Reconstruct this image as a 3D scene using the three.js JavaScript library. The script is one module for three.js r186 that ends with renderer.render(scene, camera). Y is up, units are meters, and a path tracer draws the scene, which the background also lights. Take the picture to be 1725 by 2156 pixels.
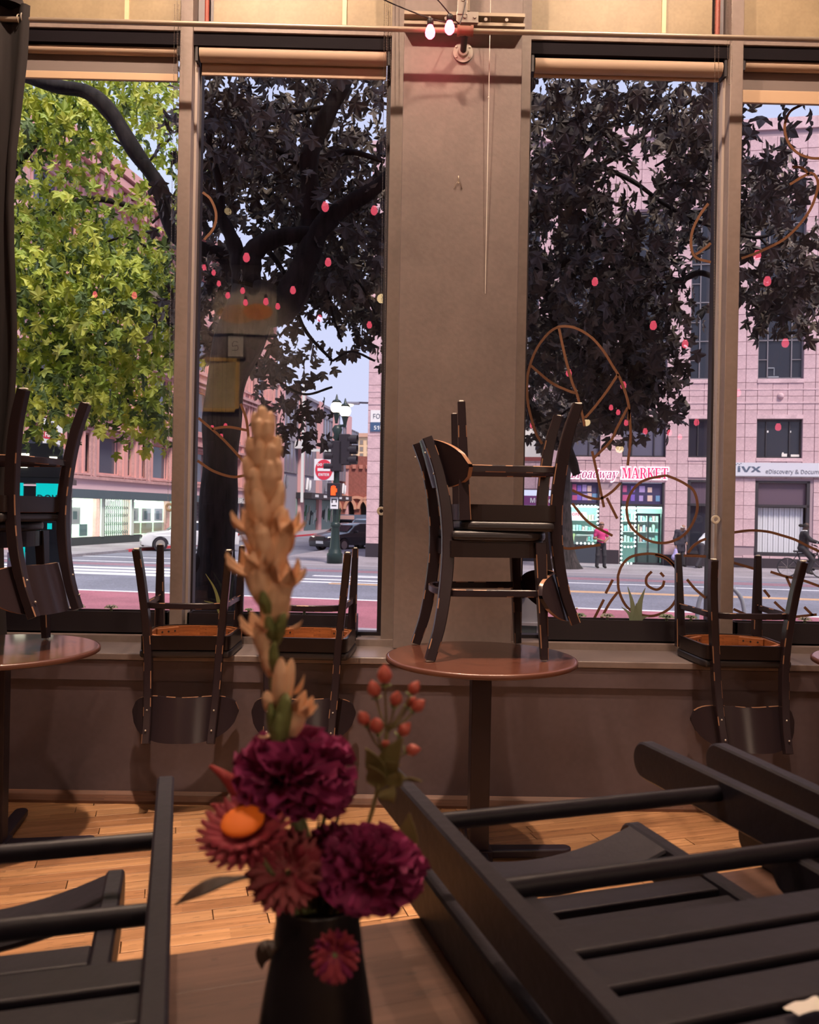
import * as THREE from 'three';
import { mergeGeometries, toCreasedNormals } from 'three/addons/utils/BufferGeometryUtils.js';
import { RoundedBoxGeometry } from 'three/addons/geometries/RoundedBoxGeometry.js';
import { TextGeometry } from 'three/addons/geometries/TextGeometry.js';
import { FontLoader } from 'three/addons/loaders/FontLoader.js';
import { MarchingCubes } from 'three/addons/objects/MarchingCubes.js';

// ---------- camera, sky, sun, exposure ----------
const scene = new THREE.Scene();
const FPX = 1725, EYE = new THREE.Vector3(0, 1.277, 0);
const camera = new THREE.PerspectiveCamera(2 * Math.atan(1078 / FPX) * 180 / Math.PI, 1725 / 2156, 0.02, 900);
camera.position.copy(EYE);
camera.rotation.order = 'YXZ';
camera.rotation.set(0, -0.64 * Math.PI / 180, 1.08 * Math.PI / 180);
camera.focus = 3.6; camera.userData.fStop = 8;
scene.add(camera); camera.updateMatrixWorld(true);
const renderer = new THREE.WebGLRenderer({ antialias: true });
renderer.setSize(1725, 2156);
renderer.toneMapping = THREE.LinearToneMapping;
renderer.toneMappingExposure = 1.0;
renderer.shadowMap.enabled = true;
const SKY = 1.2, SUN = 5.7, LAMP = 30;
{ // hazy bright sky: pale lilac low down, cooler above
  const W = 256, H = 128, d = new Float32Array(W * H * 4);
  for (let y = 0; y < H; y++) for (let x = 0; x < W; x++) {
    const e = Math.max(0, (y + 0.5) / H * 2 - 1), k = Math.pow(e, 0.6), i = (y * W + x) * 4;
    const c = [0.74 - 0.2 * k, 0.78 - 0.12 * k, 1.0 - 0.02 * k];
    for (let j = 0; j < 3; j++) d[i + j] = c[j];
    d[i + 3] = 1;
  }
  const t = new THREE.DataTexture(d, W, H, THREE.RGBAFormat, THREE.FloatType);
  t.mapping = THREE.EquirectangularReflectionMapping; t.magFilter = t.minFilter = THREE.LinearFilter; t.needsUpdate = true;
  scene.background = t; scene.backgroundIntensity = SKY;
}
const sun = new THREE.DirectionalLight(0xfff2e2, SUN);      // over our own roof, onto the buildings across the street
sun.position.set(22, 74, 26); sun.target.position.set(0, 0, -20); sun.castShadow = true; sun.shadow.radius = 24;
sun.shadow.mapSize.set(2048, 2048);
Object.assign(sun.shadow.camera, { left: -70, right: 70, top: 70, bottom: -70, near: 1, far: 220 });
scene.add(sun, sun.target);

// ---------- helpers ----------
let seed = 7; const rnd = () => { seed = (seed + 0x6d2b79f5) | 0; let t = Math.imul(seed ^ (seed >>> 15), 1 | seed); t = (t + Math.imul(t ^ (t >>> 7), 61 | t)) ^ t; return ((t ^ (t >>> 14)) >>> 0) / 4294967296; };
const rr = (a, b) => a + (b - a) * rnd();
const V = (x, y, z) => new THREE.Vector3(x, y, z), PI = Math.PI;
const CM = camera.matrixWorld, CMR = new THREE.Matrix3().setFromMatrix4(CM);
const ray = (px, py) => V((px - 862.5) / FPX, (1078 - py) / FPX, -1).applyMatrix3(CMR);
const P = (px, py, d) => ray(px, py).multiplyScalar(d).add(EYE);                       // a photograph point at a depth
const PZ = (px, py, z) => { const r = ray(px, py); return r.multiplyScalar(z / r.z).add(EYE); };
const PY = (px, py, y) => { const r = ray(px, py); return r.multiplyScalar((y - EYE.y) / r.y).add(EYE); };
const ST = 10 * PI / 180, SU = V(Math.cos(ST), 0, Math.sin(ST)), SN = V(Math.sin(ST), 0, -Math.cos(ST));
const S = (a, b, y = 0) => V(0, y, 0).addScaledVector(SU, a).addScaledVector(SN, b);   // street frame: a along the avenue, b away from us
const PB = (px, py, b) => { const r = ray(px, py), p = r.clone().multiplyScalar(b / r.dot(SN)).add(EYE); return [p.dot(SU), p.y]; };
const PA = (px, py, a) => { const r = ray(px, py), p = r.clone().multiplyScalar(a / r.dot(SU)).add(EYE); return [p.dot(SN), p.y]; };

const used = new Map();
const numbered = (n) => { const k = used.get(n) ?? 0; used.set(n, k + 1); return k ? `${n}_${String(k).padStart(3, '0')}` : n; };
function tag(o, label, category, group) { o.userData.label = label; if (category) o.userData.category = category; if (group) o.userData.group = group; return o; }
function thing(name, label, category, pos = [0, 0, 0], turn = 0, group) {
  const o = new THREE.Group(); o.name = numbered(name); scene.add(o); o.position.set(...(pos.isVector3 ? pos.toArray() : pos)); o.rotation.y = turn; return tag(o, label, category, group);
}
function struct(name, parent = scene) { const o = new THREE.Group(); o.name = numbered(name); o.userData.kind = 'structure'; parent.add(o); return o; }
function flat(g) {
  let q = g.index ? g.toNonIndexed() : g;
  if (!q.attributes.normal) q.computeVertexNormals();
  for (const k of Object.keys(q.attributes)) if (!['position', 'normal', 'uv', 'color'].includes(k)) q.deleteAttribute(k);
  q.morphAttributes = {};
  return q;
}
function uvBox(g, s = 1) {                                             // uv in metres from the dominant axis
  g = flat(g); const p = g.attributes.position, n = g.attributes.normal, uv = new Float32Array(p.count * 2);
  for (let t = 0; t < p.count; t += 3) {
    const a = V().fromBufferAttribute(p, t), b = V().fromBufferAttribute(p, t + 1), c = V().fromBufferAttribute(p, t + 2);
    const m = b.clone().sub(a).cross(c.clone().sub(a)), ax = [Math.abs(m.x), Math.abs(m.y), Math.abs(m.z)], k = ax.indexOf(Math.max(...ax));
    for (let i = 0; i < 3; i++) { const v = [a, b, c][i], o = (t + i) * 2; uv[o] = (k === 0 ? v.z : v.x) * s; uv[o + 1] = (k === 1 ? v.z : v.y) * s; }
  }
  g.setAttribute('uv', new THREE.BufferAttribute(uv, 2)); return g;
}
function mg(list) {
  list = [].concat(list).map((g) => (g.attributes.uv && !g.index ? flat(g) : g.attributes.uv ? flat(g) : uvBox(g)));
  const col = list.some((g) => g.attributes.color);
  if (col) for (const g of list) if (!g.attributes.color) g.setAttribute('color', new THREE.BufferAttribute(new Float32Array(g.attributes.position.count * 3).fill(1), 3));
  return list.length === 1 ? list[0] : mergeGeometries(list);
}
function mesh(name, geos, mat, parent, label) {
  const m = new THREE.Mesh(Array.isArray(geos) ? mg(geos) : geos, mat); m.castShadow = m.receiveShadow = true;
  m.name = parent && parent !== scene ? name : numbered(name); (parent ?? scene).add(m); if (label) m.userData.label = label; return m;
}
const M4 = (p, r = [0, 0, 0], s = [1, 1, 1]) => new THREE.Matrix4().compose(p.isVector3 ? p : V(...p), new THREE.Quaternion().setFromEuler(new THREE.Euler(...r)), V(...(Array.isArray(s) ? s : [s, s, s])));
const box = (x0, x1, y0, y1, z0, z1) => uvBox(new THREE.BoxGeometry(Math.abs(x1 - x0), Math.abs(y1 - y0), Math.abs(z1 - z0)).translate((x0 + x1) / 2, (y0 + y1) / 2, (z0 + z1) / 2));
const rbox = (w, h, d, r = 0.004, seg = 1) => uvBox(new RoundedBoxGeometry(w, h, d, seg, Math.min(r, w * .49, h * .49, d * .49)));
const cyl = (r0, r1, h, n = 20, open = false) => new THREE.CylinderGeometry(r0, r1, h, n, 1, open);
const lathe = (pts, n = 24) => new THREE.LatheGeometry(pts.map((p) => new THREE.Vector2(...p)), n);
function between(a, b, r0, r1 = r0, n = 10) { const d = b.clone().sub(a), g = cyl(r1, r0, d.length(), n); g.applyQuaternion(new THREE.Quaternion().setFromUnitVectors(V(0, 1, 0), d.clone().normalize())); return g.translate((a.x + b.x) / 2, (a.y + b.y) / 2, (a.z + b.z) / 2); }
const hash = (x, y, z = 0) => { let h = Math.imul(x | 0, 374761393) ^ Math.imul(y | 0, 668265263) ^ Math.imul(z | 0, 1274126177); h = Math.imul(h ^ (h >>> 13), 1274126177); return ((h ^ (h >>> 16)) >>> 0) / 4294967296; };
// sweep a closed profile along a curve; prof(t) gives [across, along-normal] points; wear(t, k) may give a colour per facet
function sweep(pts, prof, { side = [1, 0, 0], n = 16, crease = 0.5, caps = true, tension = 0.5, closed = false, color } = {}) {
  const cv = pts.length === 2 && !closed ? new THREE.LineCurve3(pts[0], pts[1]) : new THREE.CatmullRomCurve3(pts, closed, 'catmullrom', tension), sd = V(...side), rings = [];
  for (let i = 0; i <= n; i++) {
    const t = i / n, p = cv.getPointAt(t), T = cv.getTangentAt(t).normalize(), A = sd.clone().addScaledVector(T, -sd.dot(T)).normalize(), B = T.clone().cross(A);
    rings.push(prof(t).map(([a, b]) => p.clone().addScaledVector(A, a).addScaledVector(B, b)));
  }
  const pos = [], col = [], m = rings[0].length;
  const tri = (a, b, c, q) => { for (const v of [a, b, c]) pos.push(v.x, v.y, v.z); if (color) for (let i = 0; i < 3; i++) col.push(...q); };
  for (let i = 0; i < n; i++) for (let k = 0; k < m; k++) {
    const a = rings[i][k], b = rings[i][(k + 1) % m], c = rings[i + 1][(k + 1) % m], d = rings[i + 1][k], q = color?.((i + .5) / n, k, i);
    tri(a, b, c, q); tri(a, c, d, q);
  }
  if (caps && !closed) for (const [r, s] of [[rings[0], 1], [rings[n], -1]]) {
    const c = r.reduce((x, v) => x.add(v), V()).multiplyScalar(1 / m), q = color?.(s > 0 ? 0 : 1, -1, 0);
    for (let k = 0; k < m; k++) s > 0 ? tri(c, r[(k + 1) % m], r[k], q) : tri(c, r[k], r[(k + 1) % m], q);
  }
  let g = new THREE.BufferGeometry(); g.setAttribute('position', new THREE.Float32BufferAttribute(pos, 3));
  if (color) g.setAttribute('color', new THREE.Float32BufferAttribute(col, 3));
  g = toCreasedNormals(g, crease); return uvBox(g);
}
const circ = (r, n = 10) => { const o = []; for (let k = 0; k < n; k++) { const a = 2 * PI * k / n; o.push([r * Math.cos(a), r * Math.sin(a)]); } return o; };
const oct = (w, h, c = 0.004) => [[w / 2, -h / 2 + c], [w / 2, h / 2 - c], [w / 2 - c, h / 2], [-w / 2 + c, h / 2], [-w / 2, h / 2 - c], [-w / 2, -h / 2 + c], [-w / 2 + c, -h / 2], [w / 2 - c, -h / 2]];
const tube = (pts, r, o = {}) => sweep(pts, typeof r === 'function' ? (t) => circ(r(t), o.sides ?? 10) : () => circ(r, o.sides ?? 10), { crease: 1.2, side: [0.13, 0.2, 1], ...o });
const shape2 = (pts) => new THREE.Shape(pts.map((p) => new THREE.Vector2(...p)));
const extr = (shape, depth, bevel = 0, seg = 1, curve = 10) => new THREE.ExtrudeGeometry(shape, { depth: depth - 2 * bevel, bevelEnabled: bevel > 0, bevelThickness: bevel, bevelSize: bevel, bevelOffset: -bevel, bevelSegments: seg, curveSegments: curve }).translate(0, 0, bevel);

// ---------- textures and materials ----------
const vn = (x, y, p, s) => { const xi = Math.floor(x), yi = Math.floor(y), f = x - xi, g = y - yi, u = f * f * (3 - 2 * f), v = g * g * (3 - 2 * g), w = (a) => ((a % p) + p) % p, h = (a, b) => hash(w(a), w(b), s); return (h(xi, yi) * (1 - u) + h(xi + 1, yi) * u) * (1 - v) + (h(xi, yi + 1) * (1 - u) + h(xi + 1, yi + 1) * u) * v; };
function tex(n, fn, color = true) {
  const d = new Uint8Array(n * n * 4);
  for (let y = 0; y < n; y++) for (let x = 0; x < n; x++) { const c = fn(x / n, y / n), i = (y * n + x) * 4; for (let k = 0; k < 3; k++) d[i + k] = Math.max(0, Math.min(255, 255 * (Array.isArray(c) ? c[k] : c))); d[i + 3] = 255; }
  const t = new THREE.DataTexture(d, n, n); t.wrapS = t.wrapT = THREE.RepeatWrapping; t.magFilter = THREE.LinearFilter; t.minFilter = THREE.LinearMipmapLinearFilter; t.generateMipmaps = true; if (color) t.colorSpace = THREE.SRGBColorSpace; t.needsUpdate = true; return t;
}
const fb = (x, y, p, s, o = 4) => { let a = 0, k = 0.5, m = 1; for (let i = 0; i < o; i++) { a += k * vn(x * p * m, y * p * m, p * m, s + i); k /= 2; m *= 2; } return a / (1 - k * 2); };
const grainT = tex(512, (u, v) => {                                    // wood: long along u
  const w = vn(u * 3, v * 40, 40, 1) * .35 + vn(u * 6, v * 110, 110 * 6, 2) * .3 + vn(u * 2, v * 8, 8, 3) * .35, pore = vn(u * 24, v * 200, 4800, 5) > .86 ? -.16 : 0;
  const q = .74 + .34 * (w - .5) + pore; return [q, q * (.97 + .05 * w), q * (.92 + .1 * w)];
});
const mottleT = tex(256, (u, v) => .86 + .18 * (fb(u, v, 5, 11) - .5) + .05 * (vn(u * 90, v * 90, 90, 3) - .5));
const stoneT = tex(256, (u, v) => .88 + .2 * (fb(u, v, 6, 21) - .5) + .08 * (vn(u * 60, v * 60, 60, 8) - .5));
const barkT = tex(256, (u, v) => { const a = fb(u * 1, v, 8, 31), b = vn(u * 26, v * 9, 234, 5); return .35 + .5 * a + .3 * (b - .5); });
const bumpT = tex(256, (u, v) => fb(u, v, 12, 41, 5), false);
const asphT = tex(512, (u, v) => .82 + .22 * (fb(u, v, 4, 51) - .5) + .16 * (vn(u * 180, v * 180, 180, 9) - .5));
const rep = (t, x, y = x) => { const c = t.clone(); c.repeat.set(x, y); c.needsUpdate = true; return c; };
const std = (color, rough = .6, o = {}) => new THREE.MeshStandardMaterial({ color: Array.isArray(color) ? new THREE.Color().setRGB(...color) : new THREE.Color(color), roughness: rough, ...o });
const phy = (color, rough = .6, o = {}) => new THREE.MeshPhysicalMaterial({ color: Array.isArray(color) ? new THREE.Color().setRGB(...color) : new THREE.Color(color), roughness: rough, ...o });
const glow = (color, k = 1, base = '#000') => std(base, .5, { emissive: new THREE.Color(color), emissiveIntensity: k });
const M = {
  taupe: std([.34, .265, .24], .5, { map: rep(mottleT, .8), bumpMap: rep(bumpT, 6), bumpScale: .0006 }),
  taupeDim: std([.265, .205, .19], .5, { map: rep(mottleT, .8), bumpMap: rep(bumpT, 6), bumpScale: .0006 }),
  wall: std([.122, .09, .105], .5, { map: rep(mottleT, .7) }),
  plaster: std([.3, .22, .19], .85, { map: rep(mottleT, .5) }),
  black: std([.019, .014, .019], .45), blackMetal: phy([.018, .013, .021], .36, { specularIntensity: .5 }), cloth: std([.018, .014, .015], .95),
  header: phy([.008, .006, .009], .8, { specularIntensity: .25 }),
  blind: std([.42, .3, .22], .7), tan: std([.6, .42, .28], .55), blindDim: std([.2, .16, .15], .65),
  trans: std([.43, .33, .205], .5, { map: rep(mottleT, 1.2) }),
  redPipe: std([.3, .06, .04], .5), steel: std([.45, .4, .36], .38, { metalness: .7 }), brass: std([.4, .33, .26], .42, { metalness: .6 }), copper: std([.26, .12, .09], .5, { metalness: .4 }),
  sill: std([.24, .19, .18], .32, { map: rep(mottleT, 1) }),
  glass: phy([.94, .95, .96], 0, { transmission: 1, thickness: 0, ior: 1.72 }), glassDim: phy([.87, .85, .88], 0, { transmission: 1, thickness: 0, ior: 1.72 }),
  orangeWood: std([.62, .21, .06], .55, { map: rep(grainT, 3, 3) }), hole: std([.02, .012, .01], .8),
  chair: phy([1, 1, 1], .26, { vertexColors: true, specularIntensity: .55 }), chairFlat: phy([.014, .009, .009], .28, { specularIntensity: .55 }), vinyl: std([.016, .014, .017], .38),
  tableRed: phy([.17, .058, .038], .3, { map: rep(grainT, 1.2, 1.6), clearcoat: .8, clearcoatRoughness: .08 }),
  tableEdge: std([.08, .03, .02], .4),
  slat: phy([.016, .0135, .022], .47, { specularIntensity: .6, map: rep(mottleT, 4), bumpMap: rep(bumpT, 8), bumpScale: .0005 }),
  paint: std([.17, .07, .03], .6), concrete: std([.42, .38, .42], .9, { map: rep(asphT, .25) }),
  asphalt: std([.27, .275, .345], .9, { map: rep(asphT, .16) }), lineWhite: std([.7, .7, .74], .8), lineYellow: std([.72, .42, .2], .8), lineRed: std([.5, .17, .22], .85, { map: rep(asphT, .3) }), curbRed: std([.55, .05, .07], .7), curb: std([.36, .33, .36], .9),
  stone: std([.8, .545, .58], .85, { map: rep(stoneT, .5) }), stone2: std([.84, .585, .62], .85, { map: rep(stoneT, .5) }), joint: std([.36, .26, .29], .9), plinth: std([.03, .022, .03], .5),
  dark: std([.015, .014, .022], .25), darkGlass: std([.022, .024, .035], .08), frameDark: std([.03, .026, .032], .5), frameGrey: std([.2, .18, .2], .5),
  terra: std([.74, .42, .41], .85, { map: rep(stoneT, .4) }), terra2: std([.66, .33, .31], .8), terraPale: std([.72, .48, .52], .85),
  greyWall: std([.3, .27, .31], .9), pinkWall: std([.66, .36, .36], .85), brick: std([.4, .13, .1], .9, { map: rep(stoneT, 1) }), hotel: std([.75, .52, .32], .9),
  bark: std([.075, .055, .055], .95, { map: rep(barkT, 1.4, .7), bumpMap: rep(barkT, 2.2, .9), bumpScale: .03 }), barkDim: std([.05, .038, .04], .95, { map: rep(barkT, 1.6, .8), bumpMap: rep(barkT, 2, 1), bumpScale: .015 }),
  post: std([.012, .028, .025], .4), signWhite: std([.75, .75, .76], .5), signRed: std([.6, .03, .06], .5), white: std([.8, .79, .78], .5), paper: std([.75, .72, .66], .8),
  ped: glow('#ff4a12', 3), bulbPink: glow('#ff5a72', 9), lampWarm: glow('#ffd9a0', 10),
};
M.floor = [[.64, .34, .175], [.56, .285, .14], [.7, .385, .2], [.6, .315, .155], [.5, .245, .12], [.67, .355, .175]].map((c, i) => std(c, .42, { map: rep(grainT, .9, 1.4) }));
M.table = [[.15, .072, .05], [.14, .066, .045], [.158, .077, .053]].map((c) => std(c, .45, { map: rep(grainT, 1.2, 2) }));
const font = {}; for (const k of ['sans_bold', 'sans_regular', 'serif_bold']) font[k] = await new FontLoader().loadAsync(`fonts/droid/droid_${k}.typeface.json`);
function text(str, size, depth = .02, f = 'sans_bold', grow = 0) { const g = new TextGeometry(str, { font: font[f], size, depth, curveSegments: 3, bevelEnabled: grow > 0, bevelSize: grow, bevelThickness: .005, bevelSegments: 1 }); g.computeBoundingBox(); return g; }
// ---------- the room ----------
const ZM = -3.87, ZG = -4.0, SILL = .645, CEIL = 5.6;
{
  const f = struct('floor'); // slab under the boards
  mesh('floor_slab', [box(-4.6, 4.6, -.3, -.018, -3.72, 4.35)], std([.3, .15, .07], .5, { map: rep(grainT, .6, 3) }), f);
  const ang = 16 * PI / 180, dx = V(Math.cos(ang), 0, -Math.sin(ang)), dz = V(Math.sin(ang), 0, Math.cos(ang)), wid = .066;
  const variants = [.62, .86, 1.1].flatMap((l) => [0, 1].map((v) => { const g = rbox(l - .003, .018, wid - .0022, .0015); const uv = g.attributes.uv; for (let i = 0; i < uv.count; i++) uv.setXY(i, uv.getX(i) + v * .37 + l, uv.getY(i) + v * .21 + l * 1.7); g.userData = { l }; return g; }));
  let count = 0; const late = [];
  for (let r = -62; r < 34; r++) {
    let s = -4.4 + rnd();
    while (s < 4) {
      const g = variants[Math.floor(rnd() * 6)], l = g.userData.l, c = dx.clone().multiplyScalar(s + l / 2).addScaledVector(dz, r * wid);
      s += l;
      const ends = [-1, 1].map((e) => c.z - e * l / 2 * Math.sin(ang)), lowz = Math.min(...ends) - wid / 2;
      if (c.x < -2.6 || c.x > 2.9 || c.z > -1.2 || lowz < -4.3) { if (lowz > -4.3 && c.z < 0.4 && Math.abs(c.x) < 4.4) late.push([g, c]); continue; }
      if (count++ > 285) { late.push([g, c]); continue; }
      const m = new THREE.Mesh(g, M.floor[Math.floor(rnd() * 6)]); m.name = 'plank'; m.position.set(c.x, -.009 + rr(-.0006, .0006), c.z); m.rotation.y = ang; m.castShadow = m.receiveShadow = true; f.add(m);
    }
  }
  const rest = mesh('plank_field', late.map(([g, c]) => g.clone().applyMatrix4(M4([c.x, -.009, c.z], [0, ang, 0]))), M.floor[0], f); rest.userData.kind = 'stuff';
}
const wf = struct('wall_front');
mesh('dado', [box(-4.6, 4.6, -.3, SILL - .03, -3.76, -3.56), box(-4.6, 4.6, .528, SILL - .032, -3.558, -3.548)], M.wall, wf);
mesh('solid_end', [box(-4.6, -2.15, SILL, CEIL, -4.05, -3.8), box(2.62, 4.6, SILL, CEIL, -4.05, -3.8), box(-2.2, 2.7, 4.7, CEIL, -4.05, -3.85)], M.taupe, wf);
mesh('outer_footing', [box(-4.6, 4.6, -1.2, SILL - .03, -4.1, -3.76)], M.plaster, wf);
{ const b = struct('windowsill'); mesh('sill_board', [uvBox(rbox(9.2, .03, .36, .005).translate(0, SILL - .015, -3.72))], M.sill, b); mesh('sill_upstand', [box(-2.2, 2.7, SILL, SILL + .03, -4.06, -3.84)], M.taupe, b); }
{ const b = struct('baseboard_front'); mesh('baseboard_strip', [uvBox(extr(shape2([[0, 0], [.028, 0], [.028, .012], [.016, .035], [0, .048]]), 9.2, 0).rotateY(-PI / 2).translate(4.6, 0, -3.56))], std([.2, .08, .045], .6, { map: rep(grainT, .8, 6) }), b); }
for (const [n, g] of [['wall_left', box(-4.75, -4.6, -.3, CEIL, -4.05, 4.5)], ['wall_right', box(4.6, 4.75, -.3, CEIL, -4.05, 4.5)], ['wall_back', box(-4.75, 4.75, -.3, CEIL, 4.2, 4.5)]]) { const w = struct(n); mesh('wall_surface', [g], n === 'wall_back' ? std([.09, .075, .08], .8) : M.plaster, w); }
{ const w = struct('ceiling'); mesh('ceiling_slab', [box(-4.75, 4.75, CEIL, CEIL + .25, -4.05, 4.5)], M.plaster, w); }
{ const w = struct('wall_upper_added'); mesh('unseen_shade_mass', [box(-16, 16, CEIL + .26, 9.2, -4.1, 8), box(-16, -4.76, -1, CEIL + .26, -4.1, 8), box(4.76, 16, -1, CEIL + .26, -4.1, 8)], M.terraPale, w); }  // added mass out of view, its height set to shade the near trees
{ // pier between the two middle windows
  const w = struct('wall_pier');
  mesh('pier_core', [box(-.082, .578, SILL, 4.7, ZG - .05, ZM)], M.taupe, w);
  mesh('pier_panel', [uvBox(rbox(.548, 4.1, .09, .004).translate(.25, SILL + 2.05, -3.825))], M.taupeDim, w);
}
const mullions = [[-2.16, -2.08], [-1.08, -1.02], [1.527, 1.589], [2.56, 2.63]];
mullions.forEach(([a, b]) => { const t = struct('trim_' + (mullions.findIndex((m) => m[0] === a) + 1)); mesh('mullion_post', [uvBox(rbox(b - a, 4.05, .13, .004).translate((a + b) / 2, SILL + 2.025, ZM - .065))], M.taupe, t); mesh('mullion_stop', [box(a - .012, b + .012, SILL + .03, 3.5, -3.99, -3.93)], std([.42, .36, .33], .35), t); });
// windows: panes, dark gaskets, header, transom bar, transom panel
const panes = [[-2.08, -1.08], [-1.02, -.082], [.578, 1.527], [1.589, 2.56]];
panes.forEach(([a, b], i) => {
  const w = struct('window_' + (i + 1)), m = i === 0 ? M.glass : M.glassDim;
  const bot = SILL + .035;
  mesh('glass_pane', [new THREE.PlaneGeometry(b - a - .03, 3.5 - bot).translate((a + b) / 2, (3.5 + bot) / 2, ZG)], m, w);
  mesh('gasket', [box(a, a + .022, bot, 3.5, ZG - .025, ZG + .025), box(b - .022, b, bot, 3.5, ZG - .025, ZG + .025), box(a, b, SILL + .03, bot + .012, ZG - .03, ZG + .03)], M.black, w);
  mesh('header', [box(a, b, 3.468, 3.53, ZG - .03, ZM - .02)], M.header, w);
  mesh('transom_bar', [uvBox(rbox(b - a, .033, .1, .003).translate((a + b) / 2, 3.545, -3.93)), uvBox(rbox(b - a, .03, .085, .003).translate((a + b) / 2, 3.572, -3.945))], M.taupe, w);
  const t = struct('window_' + (i + 5)), la = i === 1 ? a + .085 : i === 0 ? a + .02 : a, lb = i === 2 ? b - .075 : b;
  mesh('transom_panel', [uvBox(rbox(lb - la, 1.1, .02, .002).translate((la + lb) / 2, 4.137, -3.925))], M.trans, t);
  mesh('transom_backing', [box(a, b, 3.587, 4.7, -4.05, -3.97)], M.frameGrey, t);
  if (i === 1) mesh('red_pipe', [cyl(.011, .011, 1.1, 12).translate(a + .05, 4.137, -3.93)], M.redPipe, t);
  if (i === 2) mesh('red_pipe', [cyl(.013, .013, 1.1, 12).translate(b - .045, 4.137, -3.93)], M.redPipe, t);
  mesh('transom_stop', [box(la + (lb - la) * .72, la + (lb - la) * .72 + .02, 3.587, 4.7, -3.914, -3.906)], std([.7, .58, .36], .5), t);
});
// roller blinds
const blindSpec = [[0, .02, 3.47, 3.43, 3.352, 3.315, 'roller blind let down a hand above the bright leafy pane, tan hem bar'], [1, .034, 3.476, 3.41, 3.36, 0, 'rolled roller blind above the pane with the thick tree trunk'], [2, .034, 3.464, 3.4, 3.39, 0, 'rolled roller blind over the window facing the lit market sign'], [3, .024, 3.476, 3.43, 3.345, 3.282, 'roller blind with the deepest orange hem, over the window with the grey company sign']];
blindSpec.forEach(([i, r, top, mid, fab, hem, label]) => {
  const [a, b] = panes[i], t = thing('roller_blind', label, 'window blind', [(a + b) / 2, top - r, -3.925]), w = b - a - .05, y0 = top - r;
  mesh('roller', [cyl(r, r, w, 20).rotateZ(PI / 2)], M.blind, t);
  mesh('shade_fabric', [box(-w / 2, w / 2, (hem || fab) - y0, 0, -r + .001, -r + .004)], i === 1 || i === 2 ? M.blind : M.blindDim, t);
  if (hem) mesh('hem_bar', [uvBox(rbox(w, fab - hem, .014, .004).translate(0, (fab + hem) / 2 - y0, -r + .008))], M.tan, t);
  else mesh('hem_bar', [uvBox(rbox(w, .022, .012, .004).translate(0, fab - y0 + .008, -r + .006))], M.blind, t);
  for (const s of [-1, 1]) mesh('end_bracket', [box(s * (w / 2 + .006), s * (w / 2 + .018), -r - .01, r + .03, -.03, .03)], M.frameDark, t);
});
// bead chains with their holder rings
function beads(pts, step = .0075, r = .0026) { const cv = new THREE.CatmullRomCurve3(pts, false, 'catmullrom', .3), n = Math.floor(cv.getLength() / step), out = []; const o = new THREE.OctahedronGeometry(r, 0); for (let i = 0; i <= n; i++) { const p = cv.getPointAt(i / n); out.push(o.clone().translate(p.x, p.y, p.z)); } return mg(out.map(uvBox)); }
[[372, 170, 357, 1068, 'bead chain loop of the hem-bar blind beside the bright leafy pane'], [814, 160, 803, 1076, 'bead chain loop beside the pier, at the window with the thick trunk'], [1510, 150, 1507, 1094, 'bead chain loop beside the market window, ending in a cream ring']].forEach(([x0, y0, x1, y1, label], i) => {
  const z = ZM - .02 + (i === 2 ? .0 : .012), a = PZ(x0, y0 - 160, z), b = PZ(x1, y1, z), off = V(.009, 0, .0), t = thing('bead_chain', label, 'blind chain', b);
  const l = (p) => p.clone().sub(b);
  mesh('chain', beads([l(a).sub(off), l(a).lerp(V(), .5).sub(off), V(-.008, .03, 0)]), M.steel, t); mesh('chain', beads([l(a).add(off), l(a).lerp(V(), .5).add(off), V(.008, .03, 0)]), M.steel, t);
  const s = new THREE.Shape(); s.absarc(0, 0, .021, 0, 2 * PI); const h = new THREE.Path(); h.absarc(0, 0, .009, 0, 2 * PI, true); s.holes.push(h);
  mesh('tension_ring', [extr(s, .012, .003, 2, 20).translate(0, 0, -.006)], std([.7, .66, .55], .35), t);
});
[[377, 0, 146], [818, 0, 168], [1537, 0, 177]].forEach(([x, y0, y1], i) => {
  const a = PZ(x, -60, -3.8), b = PZ(x, y1, -3.8), t = thing('pull_loop', ['short pull-chain loop crossing the pipe by the bright leafy pane', 'short pull-chain loop crossing the pipe at the pier edge', 'short pull-chain loop crossing the pipe above the market window'][i], 'blind chain', b), l = a.clone().sub(b);
  mesh('chain', beads([l.clone().add(V(-.008, 0, 0)), V(-.009, .03, 0), V(0, 0, 0), V(.009, .03, 0), l.clone().add(V(.008, 0, 0))]), M.steel, t);
});
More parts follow.
